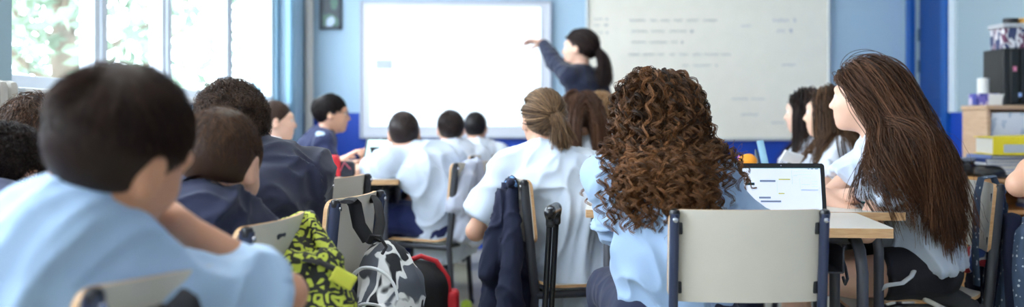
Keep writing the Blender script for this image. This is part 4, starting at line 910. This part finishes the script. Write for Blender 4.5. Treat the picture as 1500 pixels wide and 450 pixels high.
# black and red rucksack on the floor
c = W(622, 430, 4.05); bs = (c[0], c[1], 0); r = empty('rucksack', 'black rucksack with red edging standing on the floor in the aisle', 'rucksack', bs)
sdfobj('bag_body', [RBox((c[0]-.0, c[1], .24), (.105, .09, .24), .07, None, .04), Ell((c[0]-.02, c[1]-.03, .42), (.095, .08, .09), None, .03), RBox((c[0]-.01, c[1]-.08, .18), (.08, .05, .13), .04, None, .02)], .008, mat('rucksack_black', (26, 27, 32), .75, bump=.2, bscale=200), r, bs, dict(amp=.008, scale=8))
b = MB(); b.tube([(c[0]-.105, c[1]-.03, .46), (c[0]-.07, c[1]-.05, .505), (c[0]-.01, c[1]-.05, .525), (c[0]+.05, c[1]-.05, .505), (c[0]+.095, c[1]-.05, .44), (c[0]+.105, c[1]-.05, .34), (c[0]+.09, c[1]-.06, .20)], .010, 8); b.build('red_piping', mat('nylon_red', (206, 40, 52), .6), r, loc=bs)
sdfobj('side_pocket', [RBox((c[0]+.115, c[1]-.02, .30), (.022, .05, .09), .02)], .006, mat('nylon_red', (206, 40, 52), .6), r, bs)
# trolley
g0, g1 = W(813, 306, 3.17), W(822, 306, 3.27); bs = (.115, 3.24, 0); r = empty('trolley_bag', 'black wheeled school bag with its telescopic handle pulled up, before the ponytail girl', 'trolley bag', bs)
m_gl = mat('handle_gloss_black', (16, 17, 20), .22, spec=.6)
for dx, dy in ((-.012, -.04), (.012, .045)):
    b = MB(); b.tube([(.115+dx-.005, 3.24+dy, .38), (.130+dx, 3.22+dy, .765)], .0095, 10, flat=.8); b.build('telescopic_tube', m_gl, r, loc=bs)
sdfobj('grip', [Cap((.116, 3.165, .772), (.142, 3.28, .772), .017, .017, .01), RBox((.118, 3.18, .755), (.013, .013, .030), .008, None, .012), RBox((.142, 3.265, .755), (.013, .013, .030), .008, None, .012), Cap((.118, 3.17, .782), (.142, 3.275, .782), .014, .014, .01)], .003, mat('grip_black', (26, 28, 32), .25), r, bs)
b = MB(); b.lathe((.118, 3.158, .786), [(.009, 0), (.007, .004), (.002, .005)], 12); b.build('release_button', mat('button_grey', (120, 124, 132), .3), r, loc=bs)
sdfobj('bag_body', [RBox((.115, 3.24, .23), (.15, .09, .18), .05), RBox((.115, 3.15, .18), (.11, .04, .10), .03)], .010, mat('rucksack_blue', (30, 36, 60), .75), r, bs, dict(amp=.006, scale=8))
for sx in (-1, 1): b = MB(); b.lathe((.115+sx*.11, 3.31, .035), [(.001, -.012), (.035, -.012), (.035, .012), (.001, .012)], 16, 0, rotm(0, 90)); b.build('wheel', m_black, r, loc=bs)
# denim bag on the right hand chair
m_den = pattern('denim_stars', (206, 216, 224), (74, 92, 118), None, 'star', 52, .85, .22)
cb = np.array([1.70, 3.50, .0]); bs = (1.70, 3.50, 0); r = empty('denim_bag', 'denim bag with pale stars hanging behind the chair of the long haired girl', 'bag', bs)
sdfobj('bag_body', [RBox((1.71, 3.46, .52), (.06, .14, .20), .05, rotm(0, 6, 0)), RBox((1.76, 3.42, .42), (.05, .12, .17), .045, rotm(0, -6, 0), .03)], .007, m_den, r, bs, dict(amp=.010, scale=8))
for (a, e_) in ((W(1410, 262, 3.70), .0), (W(1438, 264, 3.46), .0)):
    x0 = 1.605; y0 = a[1]; b = MB(); b.tube([(x0-.035, y0-.0, .50), (x0-.040, y0, .62), (x0-.034, y0, .80), (x0-.020, y0, .862), (x0+.02, y0, .868), (x0+.05, y0, .80), (x0+.07, y0, .66)], .026, 8, flat=.22, up=(0, 1, 0)); b.build('shoulder_strap', m_den, r, loc=bs)
rj = empty('dark_jacket', 'dark navy jacket hanging behind the right hand chair above the denim bag', 'jacket', (1.66, 3.56, 0)); sdfobj('fabric', [Cap((1.66, 3.60, .80), (1.66, 3.62, .40), .03, .05, .03), Cap((1.665, 3.42, .72), (1.67, 3.36, .36), .025, .04, .03), Cap((1.66, 3.50, .76), (1.67, 3.5, .42), .03, .05, .03)], .008, m_navyf, rj, (1.66, 3.56, 0), dict(amp=.01, scale=9))
q = W(1412, 372, 3.60); ru = empty('cloth_pouch', 'small white pouch with red and blue print tucked behind the right hand chair', 'pouch', (q[0]+.12, q[1]-.1, 0)); sdfobj('pouch_body', [Ell(q+[.04, -.05, 0], (.055, .04, .035), rotm(0, 25, 0)), Ell(q+[-.01, -.05, -.03], (.03, .03, .03))], .005, pattern('print_red_blue', (196, 60, 70), (226, 228, 236), (70, 96, 170), 'brush', 24, .7, .45), ru, (q[0]+.12, q[1]-.1, 0))
# ------------------------------------------------------------------ furniture on the right
m_beech = wood('beech', (196, 160, 128), (212, 180, 148), (3, 3, 22)); m_beech2 = wood('beech_orange', (196, 140, 82), (214, 162, 104), (3, 3, 18))
def carcass(name, label, cat, x0, x1, y0, y1, z1, m, shelves, back=True):
    bs = ((x0+x1)/2, (y0+y1)/2, 0); r = empty(name, label, cat, bs); t = .025
    for xx in (x0+t/2, x1-t/2): b = MB(); b.box((xx, (y0+y1)/2, (z1-t)/2), (t, y1-y0, z1-t), .003); b.build('side_panel', m, r, loc=bs, smooth=False)
    b = MB(); b.box(((x0+x1)/2, (y0+y1)/2-.005, z1-t/2), (x1-x0+.02, y1-y0+.01, t), .003); b.build('top', m, r, loc=bs, smooth=False)
    for z in shelves: b = MB(); b.box(((x0+x1)/2, (y0+y1)/2+.01, z), (x1-x0-2*t, y1-y0-.03, .02), .003); b.build('shelf', m, r, loc=bs, smooth=False)
    b = MB(); b.box(((x0+x1)/2, y1-.008, z1/2), (x1-x0-2*t, .012, z1-.04), 0); b.build('back_panel', m, r, loc=bs, smooth=False); return r, bs
r1_, bs1 = carcass('bookcase', 'pale beech bookcase by the wall under the black computer case', 'bookcase', 2.735, 3.205, 5.90, 6.22, 1.136, m_beech, (.06, .42, .78))
b = MB(); b.box((2.97, 5.93, 1.0), (.40, .006, .19), .002, rotm(8)); o = b.build('poster', pattern('poster_print', (196, 210, 222), (232, 238, 242), None, 'brush', 14, .6, .44), loc=(2.97, 5.93, .79)); tag(o, 'pale printed poster standing in the top shelf of the beech bookcase', 'poster')
r2_, bs2 = carcass('cabinet', 'low orange wooden cabinet behind the long haired girl, holding the book stack', 'cabinet', 2.13, 3.19, 4.98, 5.42, .772, m_beech2, (.06, .60))
for k, xx in enumerate((2.40, 2.92)): b = MB(); b.box((xx, 4.972, .325), (.50, .018, .50), .004); o = b.build('door', m_beech2, r2_, loc=bs2, smooth=False); b = MB(); b.lathe((xx+(.19 if k == 0 else -.19), 4.96, .45), [(.012, 0), (.014, -.006), (.008, -.02)], 12, 0, rotm(-90)); h_ = b.build('knob', mat('steel', (170, 172, 176), .3, .9), o, loc=bs2)
# books lying in the cabinet's open shelf
bcol = [(70, 90, 140), (210, 214, 220), (150, 60, 66), (60, 66, 90), (90, 130, 180), (224, 226, 230), (40, 60, 120), (120, 140, 190), (36, 70, 150), (206, 214, 230)]
bnm = ['slate blue', 'light grey', 'dark red', 'charcoal', 'sky blue', 'white', 'navy', 'lavender', 'royal blue', 'pale blue']
def book(label, c, size, rz, col, group):
    r = empty('book', label, 'book', c, math.radians(rz), group); b = MB(); w, d, t = size
    b.box((0, 0, t-.001), (w, d, .002), .0005); b.box((0, 0, .001), (w, d, .002), .0005); b.box((-w/2+.001, 0, t/2), (.002, d, t), .0005); b.box((0, -d/2+.001, t/2), (w*.98, .0022, t), .0005) if False else None
    b.build('cover', mat('book_%d_%d_%d' % col, col, .5), r, smooth=False); b = MB(); b.box((.001, 0, t/2), (w-.008, d-.008, t-.004), 0); b.build('pages', mat('paper_edge', (226, 222, 210), .8), r, smooth=False)
z = .612
for i in range(4): book('%s book in the pile inside the open shelf of the orange cabinet' % bnm[i], (2.72+.01*(i % 2), 5.12, z), (.30, .22, .022), 3*i-4, bcol[i], 'books in the cabinet shelf'); z += .0225
z = .7725
for i in range(6):
    t = (.020, .014, .024, .012, .018, .016)[i]; j = (4, 9, 8, 5, 6, 7)[i]; book('%s book in the stack under the yellow binder' % bnm[j], (2.50+.012*((i*7) % 3-1), 5.16, z), (.33, .25, t), (i*5) % 9-4, bcol[j], 'books under the yellow binder'); z += t+.0005
bs = (2.53, 5.14, z); r = empty('binder', 'yellow ring binder lying on the stack of blue books at the right', 'binder', bs, math.radians(-6))
b = MB(); b.box((0, 0, .003), (.32, .28, .004), .001); b.box((0, 0, .092), (.32, .28, .004), .001, rotm(0, -2)); b.box((-.0, -.14, .047), (.32, .004, .090), .001); b.build('cover', mat('binder_yellow', (236, 214, 40), .4), r, smooth=False)
b = MB(); b.box((0, .0, .044), (.30, .26, .075), .002); b.build('pages', mat('paper_edge', (226, 222, 210), .8), r, smooth=False)
b = MB(); b.box((-.05, -.1425, .034), (.12, .002, .040), .001); b.build('spine_label', mat('label_grey', (190, 196, 200), .6), r, smooth=False); b = MB(); b.tube([(.09, -.144, .034), (.09, -.142, .034)], .010, 12); b.build('finger_hole', m_black, r)
# black headphones and bags heap
q = W(1412, 245, 4.95); r = empty('headphones', 'black headphones lying on top of the low cabinet', 'headphones', (q[0], 5.10, .7725))
b = MB(); b.tube([(.09*math.cos(a), .02, .035+.055*math.sin(a)) for a in np.linspace(.1, 3.04, 16)], .009, 8, flat=.6); b.build('headband', m_black, r)
for sx in (-1, 1): b = MB(); b.lathe((sx*.09, .02, .032), [(.010, -.02), (.032, -.016), (.034, .006), (.026, .014)], 18, 0, rotm(0, 90*sx)); b.build('ear_cup', m_black, r)
q = W(1398, 240, 4.9); r = empty('cable_bundle', 'tangle of dark cables beside the headphones on the low cabinet', 'cables', (2.24, 5.2, .7725)); rg = np.random.default_rng(2)
for j in range(4):
    P = [np.array([.09*math.cos(t*1.3+j)+.02*math.sin(3*t), .05*math.sin(t+j), .012+.018*j+.022*abs(math.sin(t*.9+j))]) for t in np.linspace(0, 9, 40)]; b = MB(); b.tube(P, .006, 7); b.build('cable', mat('cable_%d' % j, ((30, 32, 40), (50, 60, 110), (22, 22, 26), (140, 150, 170))[j], .5), r)
r = empty('cap', 'black cap lying at the near edge of the low cabinet', 'cap', (2.36, 5.05, .7725)); sdfobj('crown', [Ell((2.36, 5.08, .79), (.085, .075, .045)), Ell((2.36, 5.08, .765), (.2, .2, .012), None, .004, -1)], .006, m_black, r, (2.36, 5.05, .7725)); b = MB(); b.box((-.01, -.055, .010), (.13, .09, .006), .003); b.build('visor', m_black, r)
# on the bookcase
c = (2.97, 6.02, 1.1365); r = empty('computer', 'black computer case standing on top of the beech bookcase', 'computer', c)
b = MB(); b.box((.03, .05, .165), (.30, .26, .33), .008); b.build('case', m_black, r, smooth=False)
b = MB(); b.box((-.06, -.088, .165), (.05, .014, .32), .006); b.box((.06, -.088, .165), (.17, .010, .31), .004); b.build('front_panel', mat('gloss_black', (14, 15, 18), .2), r, smooth=False)
b = MB(); b.box((-.06, -.097, .21), (.022, .003, .03), .001); b.build('sticker', mat('sticker_pink', (206, 120, 150), .5), r); b = MB(); b.box((-.03, -.095, .06), (.020, .003, .024), .001); b.build('sticker', mat('sticker_blue', (150, 180, 230), .5), r)
b = MB(); b.lathe((.13, -.095, .17), [(.001, 0), (.025, 0), (.03, .004), (.03, .01)], 18, 0, rotm(90)); b.build('fan_grille', mat('green_dark', (60, 110, 90), .5), r)
c = (2.99, 6.04, 1.4675); r = empty('storage_box', 'white patterned storage box on top of the black computer case', 'box', c); b = MB(); b.box((0, 0, .06), (.26, .18, .12), .006); b.build('box_body', pattern('box_print', (110, 60, 90), (226, 224, 228), (60, 70, 110), 'brush', 22, .6, .42), r, smooth=False)
b = MB(); b.box((0, 0, .133), (.28, .20, .026), .006); b.build('lid', mat('lid_grey', (190, 192, 196), .5), r, smooth=False)
for nm, dx, col, lb in (('tape_orange', .03, (206, 150, 60), 'orange tape roll lying on the storage box lid'), ('tape_black', -.06, (24, 25, 30), 'black tape roll lying on the storage box lid')):
    b = MB(); b.lathe((0, 0, 0), [(.024, 0), (.042, 0), (.042, .033), (.024, .033)], 22); o = b.build('tape_roll', mat(nm, col, .5)); o.location = (2.99+dx, 6.02, 1.614); tag(o, lb, 'tape roll')
q = W(1431, 128, 6.02); b = MB(); b.lathe((0, 0, 0), [(.012, 0), (.034, 0), (.034, .09), (.012, .09)], 24); o = b.build('paper_roll', mat('paper_white', (232, 232, 228), .8)); 
c = (q[0], 6.03, 1.1375)
r = empty('carton', 'small blue and purple carton under the white paper roll on the bookcase', 'carton', (2.78, 6.03, 1.1375)); b = MB(); b.box((.0, 0, .034), (.14, .10, .068), .003); b.build('carton_body', pattern('carton_print', (60, 70, 150), (120, 110, 190), (210, 200, 220), 'brush', 20, .5, .45), r, smooth=False)
o.location = (2.775, 6.03, 1.2065); tag(o, 'white roll of paper standing on the blue carton', 'roll')
b = MB(); b.box((0, 0, .032), (.085, .006, .064), .001, rotm(12, 0, -8)); o = b.build('card', mat('paper_white', (232, 232, 228), .8), smooth=False); o.location = (2.82, 5.955, 1.138); tag(o, 'white folded card leaning on the blue carton', 'card')
# ------------------------------------------------------------------ people
WB = dict(name='shirt', col=(200, 214, 236)); WH = dict(name='shirt', col=(208, 216, 230), fold=.012); NAVY = (30, 36, 62)
DK = dict(dark=(22, 16, 15), light=(104, 78, 62))
def H_(**k): d = dict(DK); d.update(k); return d
# boy nearest the camera
person('boy in a light blue T-shirt nearest the camera, head tipped right, arm over the chair', (-.71, 1.62, .56), W(88, 320, 1.43), W(170, 230, 1.47), 45, 10, -24, -14, 19, s=.90, wide=.86, drop=.15, hs=1.10, hunch=.0,
  handR=W(258, 326, 1.60), hintR=(.62, -.1, -1.3), handL=(-1.02, 1.85, .80), hintL=(-.6, 0, -1), skin='tan', top=dict(name='shirt', col=(164, 190, 220), loose=.012, fold=.020, fscale=6), bottom=dict(col=NAVY), res=.006, sleeve=.78, face=False, fingR=((-.6, .3, .5), (0, 0, -1)),
  hair=H_(style='short', n=9000, K=7, L0=.004, L1=.055, grad=2.2, vol=.010, lift=.38, rad=.0007, seed=3, mess=.22, line=(-.090, -.030, .058), light=(92, 66, 54), rough=.5))
person('boy in a navy polo shirt, short brown hair, second from the camera on the left', (-.78, 2.33, .55), W(300, 300, 2.14), W(323, 246, 2.22), 55, 35, -10, -16, 4, s=.88, hs=1.06, wide=.80, drop=.09, handL=(-1.0, 2.50, .80), handR=(-.72, 2.66, .80), hintR=(.7, 0, -1), skin='mid',
  top=dict(name='polo_shirt', col=(24, 30, 58), fold=.014, fscale=7, collar=(24, 30, 58)), bottom=dict(col=NAVY), res=.006, face=False,
  hair=H_(style='short', n=8000, K=8, L0=.010, L1=.055, grad=1.3, vol=.010, lift=.20, rad=.0008, seed=5, mess=.8, clumps=260, line=(-.092, -.022, .058), dark=(26, 17, 14), light=(138, 98, 70)))
person('boy with dark curly hair and a navy sweater leaning over the left desks', (-.72, 2.99, .55), W(378, 236, 2.92), W(341, 194, 2.93), 60, 35, 20, -8, -10, s=1.0, hs=.97, handL=(-1.0, 3.05, .80), handR=(-.85, 3.35, .80), skin='mid',
  top=dict(name='sweater', col=(34, 38, 62), long=True, fold=.022, loose=.022, fscale=6), bottom=dict(col=NAVY), res=.008, face=False, hunch=.06, wide=1.0,
  hair=H_(style='curls', n=9000, K=16, L0=.03, L1=.075, grad=.8, vol=.012, lift=.9, rad=.0011, curl=.0115, turns=1.3, seed=9, mess=1.3, clumps=230, line=(-.075, -.012, .050), light=(112, 84, 66)))
person('child with wavy brown hair bending forward before the first window', (-1.50, 2.97, .55), W(40, 262, 2.86), W(48, 206, 2.93), -70, -30, -15, -20, 8, s=.90, hs=1.0, handR=(-1.18, 2.75, .82), handL=(-1.15, 3.1, .80), skin='mid', top=dict(name='shirt', col=(60, 72, 110)), bottom=dict(col=NAVY), res=.009, face=False,
  hair=H_(style='wavy', n=6000, K=9, L0=.03, L1=.075, grad=.8, vol=.016, lift=.35, rad=.0012, curl=.005, turns=.9, seed=12, mess=.7, clumps=200, light=(134, 98, 74)))
person('child with black hair half outside the left edge, head low over the desk', (-1.48, 2.32, .55), W(0, 300, 2.28), W(8, 262, 2.38), -70, -30, -18, -30, 0, s=.88, hs=.98, handR=(-1.18, 2.15, .80), handL=(-1.18, 2.45, .80), skin='mid', top=dict(name='shirt', col=(40, 48, 80)), bottom=dict(col=NAVY), res=.009, face=False,
  hair=H_(style='curls', n=4500, K=9, L0=.02, L1=.04, grad=.8, vol=.010, lift=.7, rad=.0012, curl=.005, turns=1.2, seed=14, mess=.8, clumps=260, line=(-.10, -.03, .05), light=(62, 48, 44)))
# right side: curly haired girl
person('girl with very long curly brown hair and pale blue T-shirt, seen from behind', (.430, 2.70, .55), W(962, 245, 2.80), W(964, 175, 2.86), 0, -8, 4, 2, 0, s=.97, hs=1.0, handR=(.66, 3.02, .790), wide=.90, hintR=(.9, -.5, -1), handL=(.50, 3.08, .795), hintL=(-.6, -.2, -1), skin='tan',
  top=dict(name='shirt', col=(152, 178, 210), fold=.018, fscale=6, loose=.012, hem=-.16), bottom=dict(name='trousers', col=(26, 34, 62)), res=.006, sleeve=.70, face=False, hunch=.04, fingR=((.5, 1, 0), (0, 0, -1)),
  hair=dict(style='long', smooth=10, dark=(20, 13, 11), light=(166, 114, 74), guides=620, child=11, K=64, L=.46, zend=.80, zadd=.035, radial=True, vol=.012, thick=.045, curl=.0108, pitch=.058, curlon=5, sp0=.0033, sp1=.0019, rad=.0010, seed=21, tip=.22, frizz=.0001, fly=50, flare=.22, aim=(.42, 2.66), aimspread=(.070, .02), pull=2.0, line=(-.05, .0, .06), rough=.36))
# ponytail girl
person('girl with a fair brown ponytail and white T-shirt, seen from behind in the middle', (.215, 3.84, .55), W(795, 228, 3.86), W(795, 179, 3.90), -8, 4, 14, 2, 0, s=.98, hs=.98, handL=(.0, 4.08, .70), hintL=(-.8, -.3, -1), handR=(.42, 4.12, .72), hintR=(1, 0, -.8), skin='mid', wide=1.0,
  top=dict(name='shirt', col=(204, 216, 232), fold=.020, fscale=6, loose=.016, hem=-.16), bottom=dict(col=NAVY), res=.008, sleeve=.75, face=False,
  hair=dict(style='pony', dark=(58, 38, 28), light=(212, 172, 128), guides=420, child=6, K=22, vol=.008, sp0=.003, sp1=.006, rad=.0012, seed=31, tie=(.012, -.108, .028), tail=(.18, -.1, -1.), taillen=.13, fly=20, line=(-.068, -.004, .06)))
person('girl with long straight brown hair behind the ponytail girl', (.36, 5.03, .55), W(850, 214, 4.98), W(850, 172, 5.0), 0, 5, 12, 0, 0, s=.93, hs=.98, top=WH, bottom=dict(col=NAVY), res=.012, face=False,
  hair=dict(style='long', dark=(56, 36, 28), light=(132, 92, 66), guides=200, child=8, K=26, L=.40, vol=.010, thick=.022, out=.8, back=.5, curl=0, sp0=.008, sp1=.008, rad=.0018, seed=33))
person('child with fair hair just visible behind the curly hair', (.52, 5.73, .55), W(880, 202, 5.68), W(880, 166, 5.7), 0, 5, 15, 0, 0, s=.90, hs=.98, top=WH, bottom=dict(col=NAVY), res=.014, face=False,
  hair=dict(style='wavy', dark=(120, 88, 60), light=(206, 172, 128), n=2500, K=6, L0=.03, L1=.06, vol=.014, rad=.002, seed=35, curl=.003))
# teacher
person('teacher in a navy jacket with a dark ponytail pointing at the screen', (.50, 7.02, .92), W(850, 103, 7.0), W(848, 72, 7.0), 60, 50, 68, 4, 0, s=1.0, hs=1.06, handL=W(793, 60, 7.33), hintL=(.2, -.4, -1), handR=(.62, 7.15, .85), hintR=(.5, 0, -1), legs='stand', skin='light', feet=None,
  top=dict(name='jacket', col=(24, 32, 58), long=True, fold=.008, loose=.012, collar=(226, 190, 186)), bottom=dict(col=(28, 30, 40)), res=.008, face=True, fingL=((-.9, .2, .12), (0, -.3, -1)), curl=20,
  hair=dict(style='pony', dark=(26, 20, 22), light=(86, 66, 60), guides=260, child=7, K=22, vol=.010, sp0=.004, sp1=.012, rad=.0022, seed=41, tie=(.0, -.108, .000), tail=(-.1, .1, -1.), taillen=.24, line=(-.068, -.004, .062)))
# boys at the far left desks
r6 = person('boy in a white shirt with brown hair leaning on the desk, by the last window', (-1.38, 5.62, .55), W(396, 213, 5.58), W(404, 179, 5.60), -75, -60, -72, 2, 3, s=.95, hs=1.0, handR=W(498, 237, 5.40), hintR=(.2, -.6, -1), handL=(-.95, 5.8, .80), skin='light', top=WH, bottom=dict(col=NAVY), res=.009, sleeve=.7, curl=12,
  hair=dict(style='short', dark=(40, 28, 24), light=(112, 82, 66), n=3500, K=6, L0=.012, L1=.045, vol=.010, lift=.15, rad=.0016, seed=51))
r7 = person('boy with glasses and a navy tracksuit jacket, in profile before the blue wall', (-1.20, 6.25, .55), W(474, 197, 6.20), W(485, 168, 6.20), -75, -70, -78, 0, 0, s=1.0, hs=1.02, handR=W(530, 226, 5.95), hintR=(.3, -.6, -1), handL=(-.85, 6.35, .80), skin='mid',
  top=dict(name='jacket', col=(28, 38, 78), long=True, fold=.010, collar=(34, 50, 110)), bottom=dict(col=NAVY), res=.010,
  hair=dict(style='short', dark=(18, 15, 17), light=(60, 48, 46), n=3800, K=6, L0=.008, L1=.055, vol=.012, lift=.35, rad=.0016, seed=53))
P = lambda x, y, z: r7['H']+r7['R'] @ (np.array([x, y, z])*r7['hs'])
b = MB()
for sx in (-1, 1):
    b.tube([P(sx*.033+.021*math.cos(a), .098, .006+.015*math.sin(a)) for a in np.linspace(0, 6.283, 19)], .0016, 6); b.tube([P(sx*.054, .096, .010), P(sx*.080, .05, .012), P(sx*.084, -.005, .008)], .0018, 6)
b.tube([P(-.012, .100, .010), P(.012, .100, .010)], .0016, 6)
o = npmesh('glasses', np.concatenate(b.V)-r7['base'], b.F, m_black, None); o.parent = r7['root']
# pale shoulder panels of the tracksuit
o = npmesh('shoulder_patch', *[(lambda VQ: VQ)(surface([Ell(r7['arms'][1][0]+[.0, -.035, .035], (.05, .03, .026), rotm(20, 30, 0))], .006))[0]-r7['base']], surface([Ell(r7['arms'][1][0]+[.0, -.035, .035], (.05, .03, .026), rotm(20, 30, 0))], .006)[1], mat('patch_pale', (190, 214, 232), .7), None); o.parent = r7['root']
r8 = person('boy in a white polo leaning on the desk, seen from behind, left of the hoodie', (-.335, 5.20, .55), W(610, 226, 5.15), W(592, 198, 5.20), 55, 25, 8, -4, -4, s=1.04, hs=1.0, handL=W(566, 225, 5.45), hintL=(-1, -.5, -.6), handR=(-.68, 5.45, .80), hintR=(.6, .2, -1), skin='mid', hunch=.07, wide=1.05,
  top=dict(name='polo_shirt', col=(200, 212, 230), fold=.015, fscale=5, loose=.018, hem=-.16, collar=(208, 220, 238)), bottom=dict(col=(22, 34, 84)), res=.008, sleeve=.62, face=False,
  hair=dict(style='short', dark=(26, 20, 20), light=(84, 64, 56), n=5000, K=6, L0=.006, L1=.035, vol=.008, lift=.2, rad=.0015, seed=55))
b = MB(); e8, w8 = r8['arms'][0][1], r8['arms'][0][2]; A_, u_, v_ = frame(w8-e8, (1, 0, 0)); b.tube([w8-A_*.025+(u_*math.cos(t)+v_*math.sin(t))*.031 for t in np.linspace(0, 6.283, 19)], .009, 8, flat=.8)
o = npmesh('watch_strap', np.concatenate(b.V)-r8['base'], b.F, m_black, None); o.parent = r8['root']
person('dark haired boy in a white shirt in front of the screen, left of the pair', (-.33, 6.06, .55), W(663, 216, 5.98), W(660, 191, 6.0), 30, 10, 6, 0, 0, s=.98, hs=.98, skin='mid', top=WH, bottom=dict(col=NAVY), res=.011, face=False,
  hair=dict(style='short', dark=(26, 22, 24), light=(84, 66, 60), n=3500, K=6, L0=.008, L1=.045, vol=.010, lift=.3, rad=.0018, seed=57))
person('black haired boy in a white shirt in front of the screen, right of the pair', (-.26, 6.95, .55), W(702, 214, 6.86), W(697, 189, 6.9), 30, 10, -10, 0, 0, s=.96, hs=.98, skin='mid', top=WH, bottom=dict(col=NAVY), res=.012, face=False,
  hair=dict(style='short', dark=(18, 17, 20), light=(60, 50, 50), n=3000, K=6, L0=.006, L1=.03, vol=.008, lift=.2, rad=.0018, seed=59))
# long haired girl at the right
rg_ = person('girl with very long straight brown hair at the right, arms folded on the desk', (1.40, 3.50, .565), W(1292, 204, 3.50), W(1264, 147, 3.52), 90, 84, 54, 4, 0, s=1.0, hs=1.0,
  handL=(1.08, 3.55, .800), hintL=(.25, -1.0, -.7), handR=(1.175, 3.40, .815), hintR=(-.7, .6, -.6), skin='light', fingR=((.9, -.12, -.02), (0, .5, -.8), -1), fingL=((-.4, 1, 0), (0, 0, -1)),
  legs=[((1.00, 3.42, .53), (1.40, 3.40, .50)), ((1.0, 3.62, .52), (1.02, 3.62, .085))], feet=[(1.52, 3.40, .44), None],
  top=dict(name='shirt', col=(200, 212, 230), fold=.018, fscale=7, loose=.020, hem=-.0, collar=(196, 210, 234)), bottom=dict(name='shorts', col=(18, 20, 32), to=.42), res=.006, sleeve=.62, hunch=.05, curl=22,
  hair=dict(style='long', dark=(44, 29, 22), light=(138, 96, 70), guides=700, child=11, smooth=9, K=46, L=.60, zend=.70, zadd=.06, vol=.012, thick=.044, out=.35, back=1.5, bias=(.35, -.12, 0), part=.03, aim=(1.345, 3.33), aimspread=(.050, .03), pull=3.0, facein=0.0, curl=0, sp0=.008, sp1=.009, rad=.0012, seed=61, tip=.10, wave=.006, frizz=.0003, fly=30, frontback=5, line=(-.05, .0, .06), rough=.36))
b = MB(); b.tube([W(1345, 385, 3.36)+[0, 0, 0], W(1335, 405, 3.31), W(1322, 415, 3.29), W(1300, 418, 3.29), W(1290, 424, 3.30)], .008, 8, flat=.4); o = npmesh('piping', np.concatenate(b.V)-rg_['base'], b.F, mat('piping_white', (200, 206, 214), .7), None); o.parent = rg_['root']
e8, w8 = rg_['arms'][1][1], rg_['arms'][1][2]; A_, u_, v_ = frame(w8-e8, (0, 0, 1))
for k_, cb_ in enumerate(((30, 140, 150), (30, 60, 110))):
    b = MB(); b.tube([w8-A_*(.004+.012*k_)+(u_*math.cos(t)+v_*math.sin(t))*.029 for t in np.linspace(0, 6.283, 19)], .004, 8); o = npmesh('bracelet', np.concatenate(b.V)-rg_['base'], b.F, mat('bracelet_%d' % k_, cb_, .4), None); o.parent = rg_['root']
r17 = person('girl with dark hair and white shirt in profile before the whiteboard', (1.50, 4.74, .55), W(1222, 206, 4.70), W(1213, 167, 4.70), 85, 78, 58, 2, 0, s=.95, hs=1.0, handL=(1.15, 4.55, .80), hintL=(.2, -.8, -.6), handR=(1.10, 4.80, .80), skin='light', top=WH, bottom=dict(col=NAVY), res=.009, sleeve=.7,
  hair=dict(style='long', dark=(30, 20, 18), light=(150, 112, 80), guides=240, child=8, K=34, L=.52, vol=.012, thick=.022, out=.7, back=.8, bias=(.10, -.05, 0), curl=0, sp0=.008, sp1=.010, rad=.0015, seed=63, tip=.25, wave=.008, frontback=5))
person('second girl with dark hair, half hidden behind the girl in profile', (1.53, 5.40, .55), W(1188, 202, 5.30), W(1180, 166, 5.3), 85, 78, 60, 0, 0, s=.93, hs=1.0, handL=(1.2, 5.1, .80), handR=(1.18, 5.4, .80), skin='fair', top=WH, bottom=dict(col=NAVY), res=.011, sleeve=.7,
  hair=dict(style='long', dark=(22, 18, 20), light=(90, 66, 56), guides=180, child=8, K=30, L=.46, vol=.012, thick=.018, out=.7, back=.6, curl=0, sp0=.008, sp1=.008, rad=.0018, seed=65, frontback=4))
person('child at the right edge, only a bent bare elbow in view', (1.98, 3.02, .55), (1.83, 2.98, .98), (1.83, 3.0, 1.12), 0, 30, 20, 0, 0, s=.95, hs=1.0, handL=(1.66, 3.16, .98), hintL=(-1, -.5, -.6), handR=(2.0, 3.25, .75), skin='mid', top=WB, bottom=dict(col=NAVY), res=.010, sleeve=.5, face=False,
  hair=H_(style='short', n=2500, K=6, L0=.01, L1=.04, vol=.010, lift=.2, rad=.0015, seed=67))
